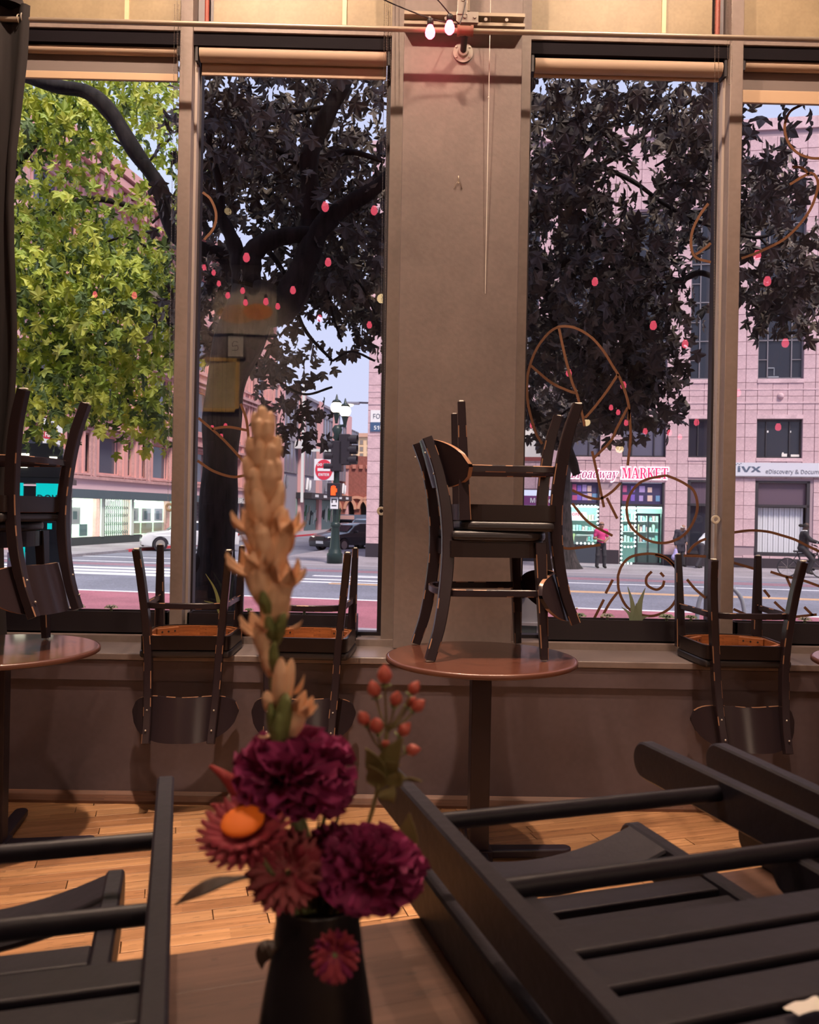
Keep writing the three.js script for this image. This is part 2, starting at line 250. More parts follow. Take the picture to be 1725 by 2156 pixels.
// the pipe rail with its tee and flange
{
  const t = thing('pipe_rail', 'long horizontal steel pipe running across all windows, fixed to the pier', 'curtain rail', [.249, 3.432, -3.66]);
  mesh('pipe', [cyl(.0115, .0115, 5.2, 16).rotateZ(PI / 2).translate(.3, 0, 0)], M.brass, t);
  mesh('tee', [cyl(.021, .021, .062, 20).rotateZ(PI / 2), cyl(.024, .024, .012, 20).rotateZ(PI / 2).translate(-.03, 0, 0), cyl(.024, .024, .012, 20).rotateZ(PI / 2).translate(.03, 0, 0)], M.copper, t);
  mesh('neck', [between(V(0, -.006, 0), V(0, -.033, -.115), .0145, .0145, 16)], M.frameDark, t);
  const fl = mesh('flange', [cyl(.046, .046, .008, 28).rotateX(PI / 2).translate(0, -.033, -.115), cyl(.022, .027, .016, 20).rotateX(PI / 2).translate(0, -.033, -.106)], M.steel, t);
  for (const [x, y] of [[-.03, -.01], [.03, -.01], [-.03, -.056], [.03, -.056]]) mesh('screw', [new THREE.SphereGeometry(.0055, 10, 6).scale(1, 1, .5).translate(x, y, -.11)], M.steel, fl);
  mesh('end_ring', [new THREE.TorusGeometry(.02, .003, 8, 20).rotateY(1.3).translate(PZ(42, 61, -3.66).x - .249, 0, 0)], M.brass, t);
}
{ // strut channel with bolted bracket
  const a = PZ(850, 44, -3.74), b = PZ(1100, 45, -3.74), t = thing('strut_channel', 'slotted metal strut channel bolted across the top of the pier', 'bracket', [.25, 3.526, -3.745]);
  mesh('channel', [box(-.275, .275, .02, .027, -.03, .025), box(-.275, .275, -.032, -.025, -.03, .025), box(-.275, .275, -.032, .027, -.034, -.03), box(-.275, .275, .012, .02, .02, .025), box(-.275, .275, -.025, -.018, .02, .025)], M.brass, t);
  mesh('upright_channel', [box(-.022, .022, .03, .6, -.02, .03)], M.brass, t);
  mesh('upright_slot', [box(-.009, .009, .07, .6, .0295, .0315)], M.black, t);
  mesh('plate', [uvBox(rbox(.1, .05, .006, .002).translate(.012, 0, .03)), uvBox(rbox(.045, .09, .006, .002).translate(-.012, .055, .034))], M.steel, t);
  for (const [x, y] of [[-.012, .075], [.0, 0], [.045, 0], [-.16, -.012], [-.085, -.012], [.095, -.012], [.19, -.012]]) mesh('bolt', [cyl(.0085, .0085, .008, 6).rotateX(PI / 2).translate(x, y, .036)], M.steel, t);
}
{ // pull cord and wall hook on the pier
  const a = PZ(1034, -40, -3.74), b = PZ(1022, 618, -3.775), t = thing('hanging_string', 'thin pale cord hanging down the face of the pier', 'cord', b); mesh('cord', [tube([a.clone().sub(b), V()], .0016, { n: 4, sides: 6 })], M.paper, t); mesh('knot', [new THREE.SphereGeometry(.004, 8, 6).translate(...PZ(1029, 205, -3.752).sub(b).toArray())], M.paper, t);
  const p = PZ(965, 383, -3.778), h = thing('wall_hook', 'small brass hook high in the middle of the pier', 'hook', p); mesh('hook', [tube([V(0, .02, 0), V(0, .022, .012), V(0, 0, .016), V(0, -.014, .01), V(.001, -.012, .022)], .0025, { sides: 8, n: 14 })], M.brass, h); mesh('wing', [tube([V(-.02, -.03, 0), V(-.008, -.008, .004), V(0, 0, .004)], .0013, { sides: 6 }), tube([V(.02, -.03, 0), V(.008, -.008, .004), V(0, 0, .004)], .0013, { sides: 6 })], M.brass, h);
  for (const [x, y] of [[987, 1293], [1002, 1297]]) { }
}
{ // curtain: pleated dark cloth hung from the pipe end
  const pts = [], top = [], L = -2.2, R = PZ(58, 300, -3.66).x;
  const t = thing('curtain', 'heavy black curtain bunched at the end of the pipe rail', 'curtain', [R - .25, .03, -3.66]);
  const n = 46, m = 16, pos = [], idx = [];
  for (let j = 0; j <= m; j++) for (let i = 0; i <= n; i++) { const u = i / n, y = 3.46 * j / m, hem = 1 - .0 * j, x = (u - 1) * .62 + .235 - .045 * (1 - j / m) + .02 * Math.sin(j * .9) * (u > .9 ? 1 : 0), z = .045 * Math.sin(u * 34 + .3 * Math.sin(j * .5)) * (.6 + .4 * (1 - j / m)); pos.push(x, y, z); }
  for (let j = 0; j < m; j++) for (let i = 0; i < n; i++) { const a = j * (n + 1) + i; idx.push(a, a + 1, a + n + 2, a, a + n + 2, a + n + 1); }
  const g = new THREE.BufferGeometry(); g.setAttribute('position', new THREE.Float32BufferAttribute(pos, 3)); g.setIndex(idx); g.computeVertexNormals();
  mesh('drape', [uvBox(g)], M.cloth, t);
  const topg = new THREE.SphereGeometry(1, 20, 12, 0, 2 * PI, 0, PI / 2).scale(.115, .09, .07).translate(.11, 3.455, 0); mesh('gathered_top', [uvBox(topg)], M.cloth, t);
  mesh('curtain_ring', [new THREE.TorusGeometry(.022, .003, 8, 20).rotateY(PI / 2).translate(.225, 3.4, .01)], M.steel, t);
}
// doodles painted on the glass in orange-brown marker: raised lines on the inner face
function doodle(label, lines, w = .0062) {
  const c = PZ(lines[0][0][0], lines[0][0][1], ZG + .004), t = thing('glass_drawing', label, 'window drawing', c);
  for (const l of lines) mesh('line', [sweep(l.map(([x, y]) => PZ(x, y, ZG + .004).sub(c)), () => [[.0015, -w], [.0015, w], [-.0015, w], [-.0015, -w]], { side: [0, 0, 1], n: Math.max(6, l.length * 5), crease: .3 }).clone()], M.paint, t);
}
const zz = (k, ox, oy, pts) => pts.map(([x, y]) => [ox + x / k, oy + y / k]);
doodle('big orange onion-shaped outline with spokes on the market window glass', [
  [[1122, 892], [1112, 850], [1110, 805], [1116, 770], [1130, 735], [1150, 707], [1170, 691], [1190, 687], [1215, 692], [1245, 710], [1270, 738], [1290, 770], [1306, 797], [1318, 830], [1325, 860], [1323, 885]],
  [[1322, 858], [1300, 900], [1285, 930], [1250, 965]], [[1325, 862], [1328, 920], [1322, 980]], [[1177, 690], [1190, 750], [1205, 805], [1215, 830], [1228, 880], [1231, 897]], [[1118, 770], [1160, 805], [1190, 820], [1212, 828]], [[1302, 788], [1275, 828], [1250, 860], [1232, 880]], [[1122, 892], [1130, 915], [1142, 935]]]);
doodle('orange lower bowl and handle lines of the drawing under the market sign', [[[1247, 950], [1256, 990], [1272, 1068]], [[1278, 1048], [1300, 1092]], [[1205, 1032], [1236, 1046], [1263, 1050], [1288, 1036], [1307, 1017]], [[1205, 1060], [1240, 1100], [1290, 1128]], [[1265, 1147], [1200, 1155], [1180, 1150]]]);
doodle('largest round orange ring drawn over the storefront door on the glass', [[[1403, 1001], [1363, 1009], [1340, 1023], [1324, 1048], [1320, 1076], [1326, 1103], [1340, 1121], [1361, 1136], [1388, 1143], [1415, 1140], [1443, 1124], [1462, 1095], [1469, 1065], [1462, 1035], [1445, 1020], [1424, 1009], [1403, 1001]]]);
doodle('orange ring with a small c inside, drawn just above the aloe', [zz(1.865, 800, 650, [[935, 1050], [950, 1010], [985, 975], [1050, 962], [1110, 970], [1150, 1000], [1172, 1050], [1170, 1120], [1140, 1175], [1080, 1205], [1020, 1200], [970, 1170], [940, 1110], [935, 1050]]), zz(1.865, 800, 650, [[1068, 1032], [1048, 1055], [1050, 1085], [1085, 1103], [1110, 1090], [1117, 1068]]), zz(1.865, 800, 650, [[1102, 1036], [1116, 1052]])]);
doodle('short slanting orange strokes on the glass over the road beside the aloe', [zz(1.865, 800, 650, [[935, 1112], [900, 1160], [858, 1238]]), zz(1.865, 800, 650, [[887, 1118], [915, 1064]]), zz(1.865, 800, 650, [[880, 1142], [832, 1236]])]);
doodle('orange half ring drawn high on the market window next to the mullion', [zz(1.865, 800, 0, [[1300, 1030], [1240, 1010], [1222, 960], [1230, 900], [1260, 840], [1290, 800]]), zz(1.865, 800, 0, [[1240, 1000], [1270, 980], [1300, 955]])]);
doodle('orange curling loops on the glass in front of the pink upper wall', [zz(1.865, 800, 0, [[1660, 410], [1610, 440], [1590, 500], [1605, 560], [1640, 600], [1690, 620], [1740, 622]]), zz(1.865, 800, 0, [[1610, 725], [1650, 700], [1680, 685], [1700, 680], [1720, 710], [1715, 760], [1680, 840], [1600, 930], [1500, 985], [1420, 1015]]), zz(1.865, 800, 0, [[1620, 655], [1660, 660], [1685, 685]])]);
doodle('long orange arch drawn across the window with the white vertical blinds', [zz(5, 1380, 1040, [[830, 405], [950, 388], [1060, 385], [1200, 400], [1330, 435], [1470, 480], [1600, 545], [1760, 620]])]);
doodle('branching orange strokes low on the glass over the road, behind the end chair', [zz(5, 1380, 1040, [[825, 725], [930, 755], [1050, 790]]), zz(5, 1380, 1040, [[1215, 820], [1380, 870], [1540, 905], [1740, 975]]), zz(5, 1380, 1040, [[1380, 870], [1430, 980], [1490, 1085]]), zz(5, 1380, 1040, [[1255, 1135], [1330, 1205], [1420, 1275]]), zz(5, 1380, 1040, [[825, 1212], [920, 1255], [1020, 1290], [1200, 1310], [1400, 1300], [1700, 1270]]), zz(5, 1380, 1040, [[1145, 1010], [1205, 1085]]), zz(5, 1380, 1040, [[1570, 1190], [1660, 1280]])]);
doodle('orange strokes on the glass near the walker with the white cap', [zz(5, 1380, 1040, [[345, 622], [400, 550], [470, 500], [535, 472]]), zz(5, 1380, 1040, [[300, 650], [400, 652], [535, 658]]), zz(5, 1380, 1040, [[0, 640], [120, 690], [240, 800]]), zz(5, 1380, 1040, [[335, 900], [420, 1000], [530, 1095]])]);
doodle('orange ring fragments drawn on the glass in front of the thick trunk', [[[427, 405], [444, 420], [455, 450], [450, 480], [430, 505]], [[418, 880], [470, 925], [525, 985]], [[446, 903], [480, 899], [520, 906]], [[416, 970], [450, 992], [490, 1004], [520, 1000]], [[507, 850], [520, 890], [526, 960]]]);
// ---------- bentwood cafe chairs ----------
const TAN = [.24, .125, .075], DK = [.019, .0125, .0155];
const wearFn = (s, k = .74) => (t, f, i) => (f % 2 === 1 && vn(t * 34 + f * 3.1, s * 5.3, 997, 71) > k ? TAN : DK);
const dOut = (hw, zf, zb, rf) => { const s = new THREE.Shape(); s.moveTo(-hw * .86, -zb); s.lineTo(hw * .86, -zb); s.quadraticCurveTo(hw * .93, -zb, hw * .95, -zb + .04); s.lineTo(hw, zf - rf); s.bezierCurveTo(hw, zf - rf * .3, hw * .6, zf, 0, zf + .004); s.bezierCurveTo(-hw * .6, zf, -hw, zf - rf * .3, -hw, zf - rf); s.lineTo(-hw * .95, -zb + .04); s.quadraticCurveTo(-hw * .93, -zb, -hw * .86, -zb); return s; };
const ringOf = (o, i, h, y) => { o = o.clone(); o.holes.push(new THREE.Path(i.getPoints(14).reverse())); return extr(o, h, 0, 1, 14).rotateX(PI / 2).translate(0, y, 0); };   // shape (x, z) laid flat, reaching down from y
const flipZ = (g) => g;
function makeChair(sd) {
  const t = new THREE.Group();
  for (const s of [-1, 1]) {
    const pts = [[.186, 0, -.245], [.174, .12, -.21], [.158, .28, -.187], [.147, .42, -.181], [.141, .56, -.194], [.134, .69, -.224], [.130, .79, -.262]].map(([x, y, z]) => V(x * s, y, z));
    const leg = mesh('rear_leg', sweep(pts, (u) => oct(.031, .036 + .008 * Math.sin(PI * Math.min(1, u * 1.15)), .0032), { n: 22, color: wearFn(sd + s) }), M.chair, t);
    mesh('glide', uvBox(rbox(.018, .006, .026, .002).translate(.186 * s, -.002, -.245)), M.paper, leg);
    for (const y of [.66, .735]) mesh('screw', uvBox(new THREE.SphereGeometry(.0042, 8, 6).translate((.1355 - (y - .66) * .05) * s, y, -.235 - (y - .66) * .42)), M.steel, leg);
  }
  for (const s of [-1, 1]) {
    const leg = mesh('front_leg', sweep([V(.186 * s, 0, .172), V(.176 * s, .42, .15)], (u) => oct(.027 + .015 * u, .027 + .015 * u, .0032), { n: 10, color: wearFn(sd + 3 + s, .7) }), M.chair, t);
    mesh('glide', uvBox(rbox(.016, .006, .016, .002).translate(.186 * s, -.002, .172)), M.paper, leg);
  }
  const o = dOut(.197, .192, .175, .1), i1 = dOut(.185, .178, .163, .095), i2 = dOut(.172, .165, .15, .09);
  mesh('seat_rail', [uvBox(ringOf(o, i1, .058, .422))], M.chairFlat, t);
  const inner = mesh('inner_rail', [uvBox(ringOf(i1, i2, .052, .42))], M.orangeWood, t, 'unfinished orange inner seat rail');
  for (const [x, z, r] of [[-.135, -.115, .75], [.135, -.115, -.75], [-.13, .1, -.75], [.13, .1, .75]]) {
    const b = mesh('corner_block', [uvBox(rbox(.11, .04, .018, .003).applyMatrix4(M4([x, .388, z], [0, r, 0])))], M.orangeWood, t);
    const nx = Math.sin(r) * (z < 0 ? 1 : -1), nz = Math.cos(r) * (z < 0 ? 1 : -1);
    mesh('screw_hole', [-.032, 0, .032].map((k) => uvBox(cyl(.0045, .0045, .002, 8).rotateX(PI / 2).applyMatrix4(M4([x + nx * .0095 + k * Math.cos(r), .385, z + nz * .0095 - k * Math.sin(r)], [0, r, 0])))), M.hole, b);
  }
  mesh('seat_board', [uvBox(extr(i1.clone(), .006, 0, 1, 14).rotateX(PI / 2).translate(0, .424, 0))], M.orangeWood, t);
  const cs = dOut(.203, .2, .17, .1); mesh('seat_cushion', [uvBox(extr(cs, .034, .012, 3, 14).rotateX(PI / 2).translate(0, .458, 0))], M.vinyl, t);
  mesh('stretcher', sweep([V(-.181, .235, .155), V(-.172, .235, .03), V(-.165, .235, -.12), V(-.148, .235, -.178), V(-.09, .235, -.204), V(0, .235, -.212), V(.09, .235, -.204), V(.148, .235, -.178), V(.165, .235, -.12), V(.172, .235, .03), V(.181, .235, .155)], () => oct(.026, .015, .003), { side: [0, 1, 0], n: 40, color: wearFn(sd + 9, .66) }), M.chair, t);
  { // backrest plank with rounded ears, curving forward
    const U = 34, W = 8, pos = [], col = [], F = (u, v, k) => { const a = Math.abs(u), h = .093 * Math.pow(1 - Math.pow(a, 3.4), .5), x = .222 * u, cy = .706 - .018 * u * u, y = cy + h * v * (v > 0 ? 1 - .12 * (1 - a) : 1), zb = -.19 - (y - .56) * .3; return V(x, y, zb + 2.3 * x * x - .012 + k * .014 + .002); };
    const q = (a, b, c, d, w) => { for (const p of [a, b, c, a, c, d]) { pos.push(p.x, p.y, p.z); col.push(...(w ? TAN : DK)); } };
    for (let i = 0; i < U; i++) for (let j = 0; j < W; j++) { const u0 = -.999 + 1.998 * i / U, u1 = -.999 + 1.998 * (i + 1) / U, v0 = -1 + 2 * j / W, v1 = -1 + 2 * (j + 1) / W; const w = (j === 0 || j === W - 1) && vn(i * .45, sd * 3 + j, 997, 5) > .72; q(F(u0, v0, 1), F(u1, v0, 1), F(u1, v1, 1), F(u0, v1, 1), w); q(F(u0, v0, 0), F(u0, v1, 0), F(u1, v1, 0), F(u1, v0, 0), false); }
    for (let i = 0; i < U; i++) { const u0 = -.999 + 1.998 * i / U, u1 = -.999 + 1.998 * (i + 1) / U, w = vn(i * .5, sd * 7, 997, 6) > .45; q(F(u0, 1, 1), F(u1, 1, 1), F(u1, 1, 0), F(u0, 1, 0), w); q(F(u0, -1, 0), F(u1, -1, 0), F(u1, -1, 1), F(u0, -1, 1), w); }
    let g = new THREE.BufferGeometry(); g.setAttribute('position', new THREE.Float32BufferAttribute(pos, 3)); g.setAttribute('color', new THREE.Float32BufferAttribute(col, 3)); mesh('backrest', uvBox(toCreasedNormals(g, .6)), M.chair, t);
  }
  return t;
}
const chairSrc = [makeChair(1), makeChair(2)]; let chairN = 0;
function chair(label, pos, yaw, up, group) {
  const src = chairSrc[chairN++ % 2], o = src.clone(); o.name = numbered('bentwood_chair'); scene.add(o); tag(o, label, 'chair', group);
  o.position.set(...pos); o.rotation.set(up ? 0 : PI, up ? yaw : -yaw, 0, 'YXZ'); if (!up) o.rotation.set(PI, yaw, 0, 'YXZ'); return o;
}
const SEATTOP = .458;
// upside down on the sill, back hanging into the room (local front points to the window once flipped)
const sillY = SILL + SEATTOP + .001;
const hang = [[-.903, -3.612, .06, 'upside-down bentwood chair on the sill, its whole hanging back clear of the flowers'], [-.393, -3.612, -.02, 'upside-down bentwood chair on the sill half hidden behind the pale flower spike'], [1.475, -3.60, .01, 'upside-down bentwood chair at the far end of the sill by the mullion near the aloe']];
for (const [x, z, yaw, label] of hang) chair(label, [x, sillY, z], yaw, false, 'chairs turned over on the window sill');
// round tables
function roundTable(label, x, z, turn) {
  const t = thing('round_table', label, 'table', [x, 0, z], turn, 'round cafe tables');
  mesh('tabletop', [lathe([[0, .727], [.338, .727], [.348, .731], [.351, .739], [.348, .747], [.342, .7495], [0, .7495]], 72)], M.tableRed, t);
  mesh('top_edge', [lathe([[.3485, .7305], [.3525, .733], [.3525, .745], [.3485, .7475]], 72)], M.tableEdge, t);
  mesh('pole', [uvBox(rbox(.072, .68, .072, .004).translate(0, .38, 0))], M.blackMetal, t);
  mesh('top_plate', [uvBox(rbox(.26, .008, .26, .003).translate(0, .722, 0))], M.blackMetal, t);
  for (let k = 0; k < 4; k++) { const s = new THREE.Shape(); s.moveTo(0, -.031); s.lineTo(.325, -.026); s.absarc(.325, 0, .026, -PI / 2, PI / 2); s.lineTo(0, .031); mesh('foot', [uvBox(extr(s, .03, .006, 2, 10).rotateX(-PI / 2).translate(0, .01, 0).rotateY(k * PI / 2))], M.blackMetal, t); }
  mesh('foot_hub', [uvBox(rbox(.1, .045, .1, .006).translate(0, .0225, 0))], M.blackMetal, t);
}
roundTable('round wooden pedestal table in front of the pier, carrying two stacked chairs', .309, -3.03, .06);
roundTable('round wooden pedestal table cut by the frame edge under the curtain, carrying stacked chairs', -1.465, -3.02, .16);
roundTable('round wooden table of which only the rim shows past the end chair', 1.935, -3.04, 0);
const T0 = .756;
chair('upright bentwood chair standing on the round table before the pier', [.335, T0, -3.105], PI / 2 + .117, true);
chair('upturned bentwood chair stacked seat to seat on the chair before the pier', [.382, T0 + 2 * SEATTOP + .001, -3.105], PI / 2, false);
chair('upright bentwood chair on the table below the curtain, mostly outside the frame', [-1.59, T0, -3.09], PI / 2 - .2, true);
chair('upturned bentwood chair on the chair stack below the curtain, legs before the kiosk', [-1.505, T0 + 2 * SEATTOP + .001, -3.06], PI / 2 - .2, false);

// ---------- near table, boards running along it ----------
const TA = 18 * PI / 180, E1 = V(Math.cos(TA), 0, -Math.sin(TA)), E2 = V(-Math.sin(TA), 0, -Math.cos(TA));
const at = (o, a, b, y) => o.clone().addScaledVector(E1, a).addScaledVector(E2, b).setY(y);
const edge = V(-.27, 0, -.966);
{
  const t = thing('dining_table', 'large wooden table with a board top under the vase and the folded chairs', 'table', at(edge, .3, -.42, 0), TA);
  for (let k = 0; k < 10; k++) { const b = uvBox(rbox(1.9, .03, .0838, .0007)), uv = b.attributes.uv; for (let i = 0; i < uv.count; i++) uv.setXY(i, uv.getX(i) + k * .31, uv.getY(i) + k * .173); const m = mesh('board', b, M.table[k % 3], t); m.position.set(0, .735, -.378 + k * .084); }
  mesh('apron', [box(-.88, .88, .63, .72, -.36, -.335), box(-.88, .88, .63, .72, .335, .36), box(-.88, -.855, .63, .72, -.36, .36), box(.855, .88, .63, .72, -.36, .36)], M.table[0], t);
  for (const x of [-.84, .84]) for (const z of [-.33, .33]) mesh('leg', [uvBox(rbox(.065, .72, .065, .004).translate(x, .36, z))], M.table[0], t);
}
// ---------- folding slatted chairs laid flat in pairs on the table ----------
const bar = (x, z0, z1, w, h, y) => { const s = new THREE.Shape(), r = h / 2; s.moveTo(z0 + r, 0); s.lineTo(z1 - r, 0); s.absarc(z1 - r, r, r, -PI / 2, PI / 2); s.lineTo(z0 + r, h); s.absarc(z0 + r, r, r, PI / 2, 3 * PI / 2); return uvBox(extr(s, w, .003, 1, 6).rotateY(-PI / 2).translate(x + w / 2, y, 0)); };
function foldingChair(upper) {                                         // z runs from the far end (0) towards the camera (+)
  const t = new THREE.Group();
  if (upper) {
    for (const x of [-.212, .222]) mesh('stile', bar(x, .035, .93, .023, .058, .088), M.slat, t);
    for (const x of [-.172, .172]) mesh('inner_stile', bar(x, .4, .9, .02, .05, .07), M.slat, t);
    for (const [z, y] of [[.245, .126], [.432, .126]]) mesh('stretcher', [uvBox(cyl(.0098, .0098, .42, 12).rotateZ(PI / 2).scale(1, 1.15, .9).translate(.005, y, z))], M.slat, t);
    for (let k = 0; k < 8; k++) mesh('slat', [uvBox(rbox(.416, .013, .042, .003).translate(.005, .131, .555 + k * .0535))], M.slat, t);
    for (const z of [.62, .84]) mesh('under_rail', [uvBox(rbox(.36, .046, .03, .003).translate(0, .066, z))], M.slat, t);
    mesh('hinge_bar', [uvBox(rbox(.4, .016, .03, .003).translate(0, .108, .515))], M.slat, t);
  } else {
    for (const x of [-.178, .178]) mesh('stile', bar(x, .06, .93, .022, .062, .0), M.slat, t);
    for (const x of [-.14, .14]) mesh('inner_stile', bar(x, .38, .92, .022, .048, .0), M.slat, t);
    const cv = []; for (let i = 0; i <= 10; i++) { const u = -1 + i / 5; cv.push(V(.172 * u, .055 - .034 * (1 - u * u), .135)); }
    const b = mesh('back_slat', sweep(cv, () => oct(.095, .011, .003), { side: [0, 0, 1], n: 18 }), M.slat, t);
    mesh('peg_hole', [uvBox(cyl(.014, .014, .0015, 14).scale(1.5, 1, .8).translate(-.07, .0325, .16))], M.hole, b);
    for (let k = 0; k < 11; k++) mesh('slat', [uvBox(rbox(.334, .012, .04, .003).translate(0, .05, .275 + k * .056))], M.slat, t);
  }
  return t;
}
const fsrc = [foldingChair(false), foldingChair(true)];
function folded(upper, label, o, yaw, y) { const c = fsrc[+upper].clone(); c.name = numbered('folding_chair'); scene.add(c); c.position.set(o.x, y, o.z); c.rotation.y = yaw; return tag(c, label, 'chair', 'black folding chairs laid flat'); }
{
  const a = 17 * PI / 180, mid = V(-.03, 0, -1.235).addScaledVector(V(Math.cos(a), 0, -Math.sin(a)), .212), y0 = .7515;
  folded(false, 'lower black folding chair beside the vase, its curved back slat over the floor', mid.clone().add(V(-.005, 0, .03)), a, y0);
  folded(true, 'upper black folding chair beside the vase, slatted seat facing up', mid, a, y0 + .02);
  const b = 13 * PI / 180, m2 = V(.505, 0, -1.36).addScaledVector(V(Math.cos(b), 0, -Math.sin(b)), .212);
  folded(false, 'lower black folding chair of the pair cut off by the frame edge', m2.clone().add(V(.0, 0, .02)), b, y0);
  folded(true, 'upper black folding chair whose single blunt rail ends just below the end sill chair', m2, b, y0 + .02);
  const c = 15 * PI / 180, m3 = V(-.335, 0, -1.215).addScaledVector(V(Math.cos(c), 0, -Math.sin(c)), -.226).addScaledVector(V(-Math.sin(c), 0, -Math.cos(c)), .03);
  folded(false, 'lower black folding chair of the pair that hides the dark table feet', m3.clone().add(V(.012, 0, .1)), c, y0);
  folded(true, 'upper black folding chair with one long rail standing alone against the lit floor', m3, c, y0 - .008);
}
{ const p = PY(1702, 2122, .915), t = thing('paper_scrap', 'small crumpled cream paper scrap lying on the black seat slats', 'paper', [p.x, .911, p.z], .4), g = new THREE.PlaneGeometry(.035, .014, 8, 4).rotateX(-PI / 2), q = g.attributes.position; for (let i = 0; i < q.count; i++) q.setY(i, .003 + .005 * vn(q.getX(i) * 160 + 9, q.getZ(i) * 200 + 9, 997, 3)); g.computeVertexNormals(); mesh('sheet', [g], M.paper, t); }
// ---------- vase and flowers (about 0.6 m from the camera) ----------
const VD = .6, fl = (px, py, d = VD) => P(px, py, d), U1 = VD / FPX;   // metres per photograph pixel at the vase
{
  const c = fl(668, 2000), t = thing('vase', 'dark flared vase holding the bunch of flowers on the near table', 'vase', [c.x, .7515, c.z]);
  const prof = [[0, .002], [.05, .002], [.053, .01], [.052, .06], [.047, .11], [.0405, .16], [.034, .2], [.0305, .228], [.0315, .24], [.029, .242], [.027, .236], [.026, .2], [0, .19]];
  mesh('body', [lathe(prof, 40)], phy([.012, .01, .012], .3, { clearcoat: .3, clearcoatRoughness: .2 }), t);
}
const MF = {
  tub: phy([.82, .54, .34], .75, { sheen: .3 }), tubTip: std([.62, .34, .2], .75), green: std([.17, .2, .065], .65), stem: std([.16, .17, .07], .6), olive: std([.17, .14, .05], .6), darkLeaf: std([.05, .03, .022], .55),
  wine: [std([.27, .02, .1], .8), std([.2, .014, .075], .8), std([.34, .03, .14], .8)], straw: std([.33, .045, .07], .6), strawTip: std([.42, .08, .1], .6), pinkStraw: std([.36, .09, .1], .6), disc: std([.92, .2, .012], .7), berry: phy([.5, .1, .07], .35, { clearcoat: .4 }), red: std([.36, .035, .035], .7),
};
const neck = fl(668, 1925), hold = V(neck.x, .96, neck.z);
// a leaf: a pointed blade bent along its length, with thickness
function blade(a, b, w, bend = V(0, 0, 0), n = 10, th = .0006) {
  const mid = a.clone().lerp(b, .5).add(bend), cv = new THREE.QuadraticBezierCurve3(a, mid, b), pts = []; for (let i = 0; i <= 6; i++) pts.push(cv.getPoint(i / 6));
  return sweep(pts, (t) => { const q = Math.max(.03, Math.sin(PI * Math.pow(t, .8)) * (1 - .25 * t)) * w; return [[q, th], [0, th + q * .22], [-q, th], [-q, -th], [0, -th + q * .22], [q, -th]].reverse(); }, { side: [1, .15, .35], n, crease: .9 });
}
function petalGeo(L, w, cup, tipCurl, ruffle = 0, nu = 6, nv = 6, ph = 0) {           // petal along +y from origin, facing +z
  const g = new THREE.PlaneGeometry(1, 1, nu, nv), p = g.attributes.position;
  for (let i = 0; i < p.count; i++) { const u = p.getX(i) * 2, v = p.getY(i) + .5, ww = w * (ruffle ? Math.pow(v, .7) : Math.sin(PI * Math.min(.97, .12 + v * .86))); const r = ruffle * v * v * Math.sin(u * 7 + ph) * w; p.setXYZ(i, u * ww, v * L * (1 - (ruffle ? .12 * u * u : 0)), cup * (u * u * w * .6) - tipCurl * v * v * L + r); }
  g.computeVertexNormals(); return g;
}
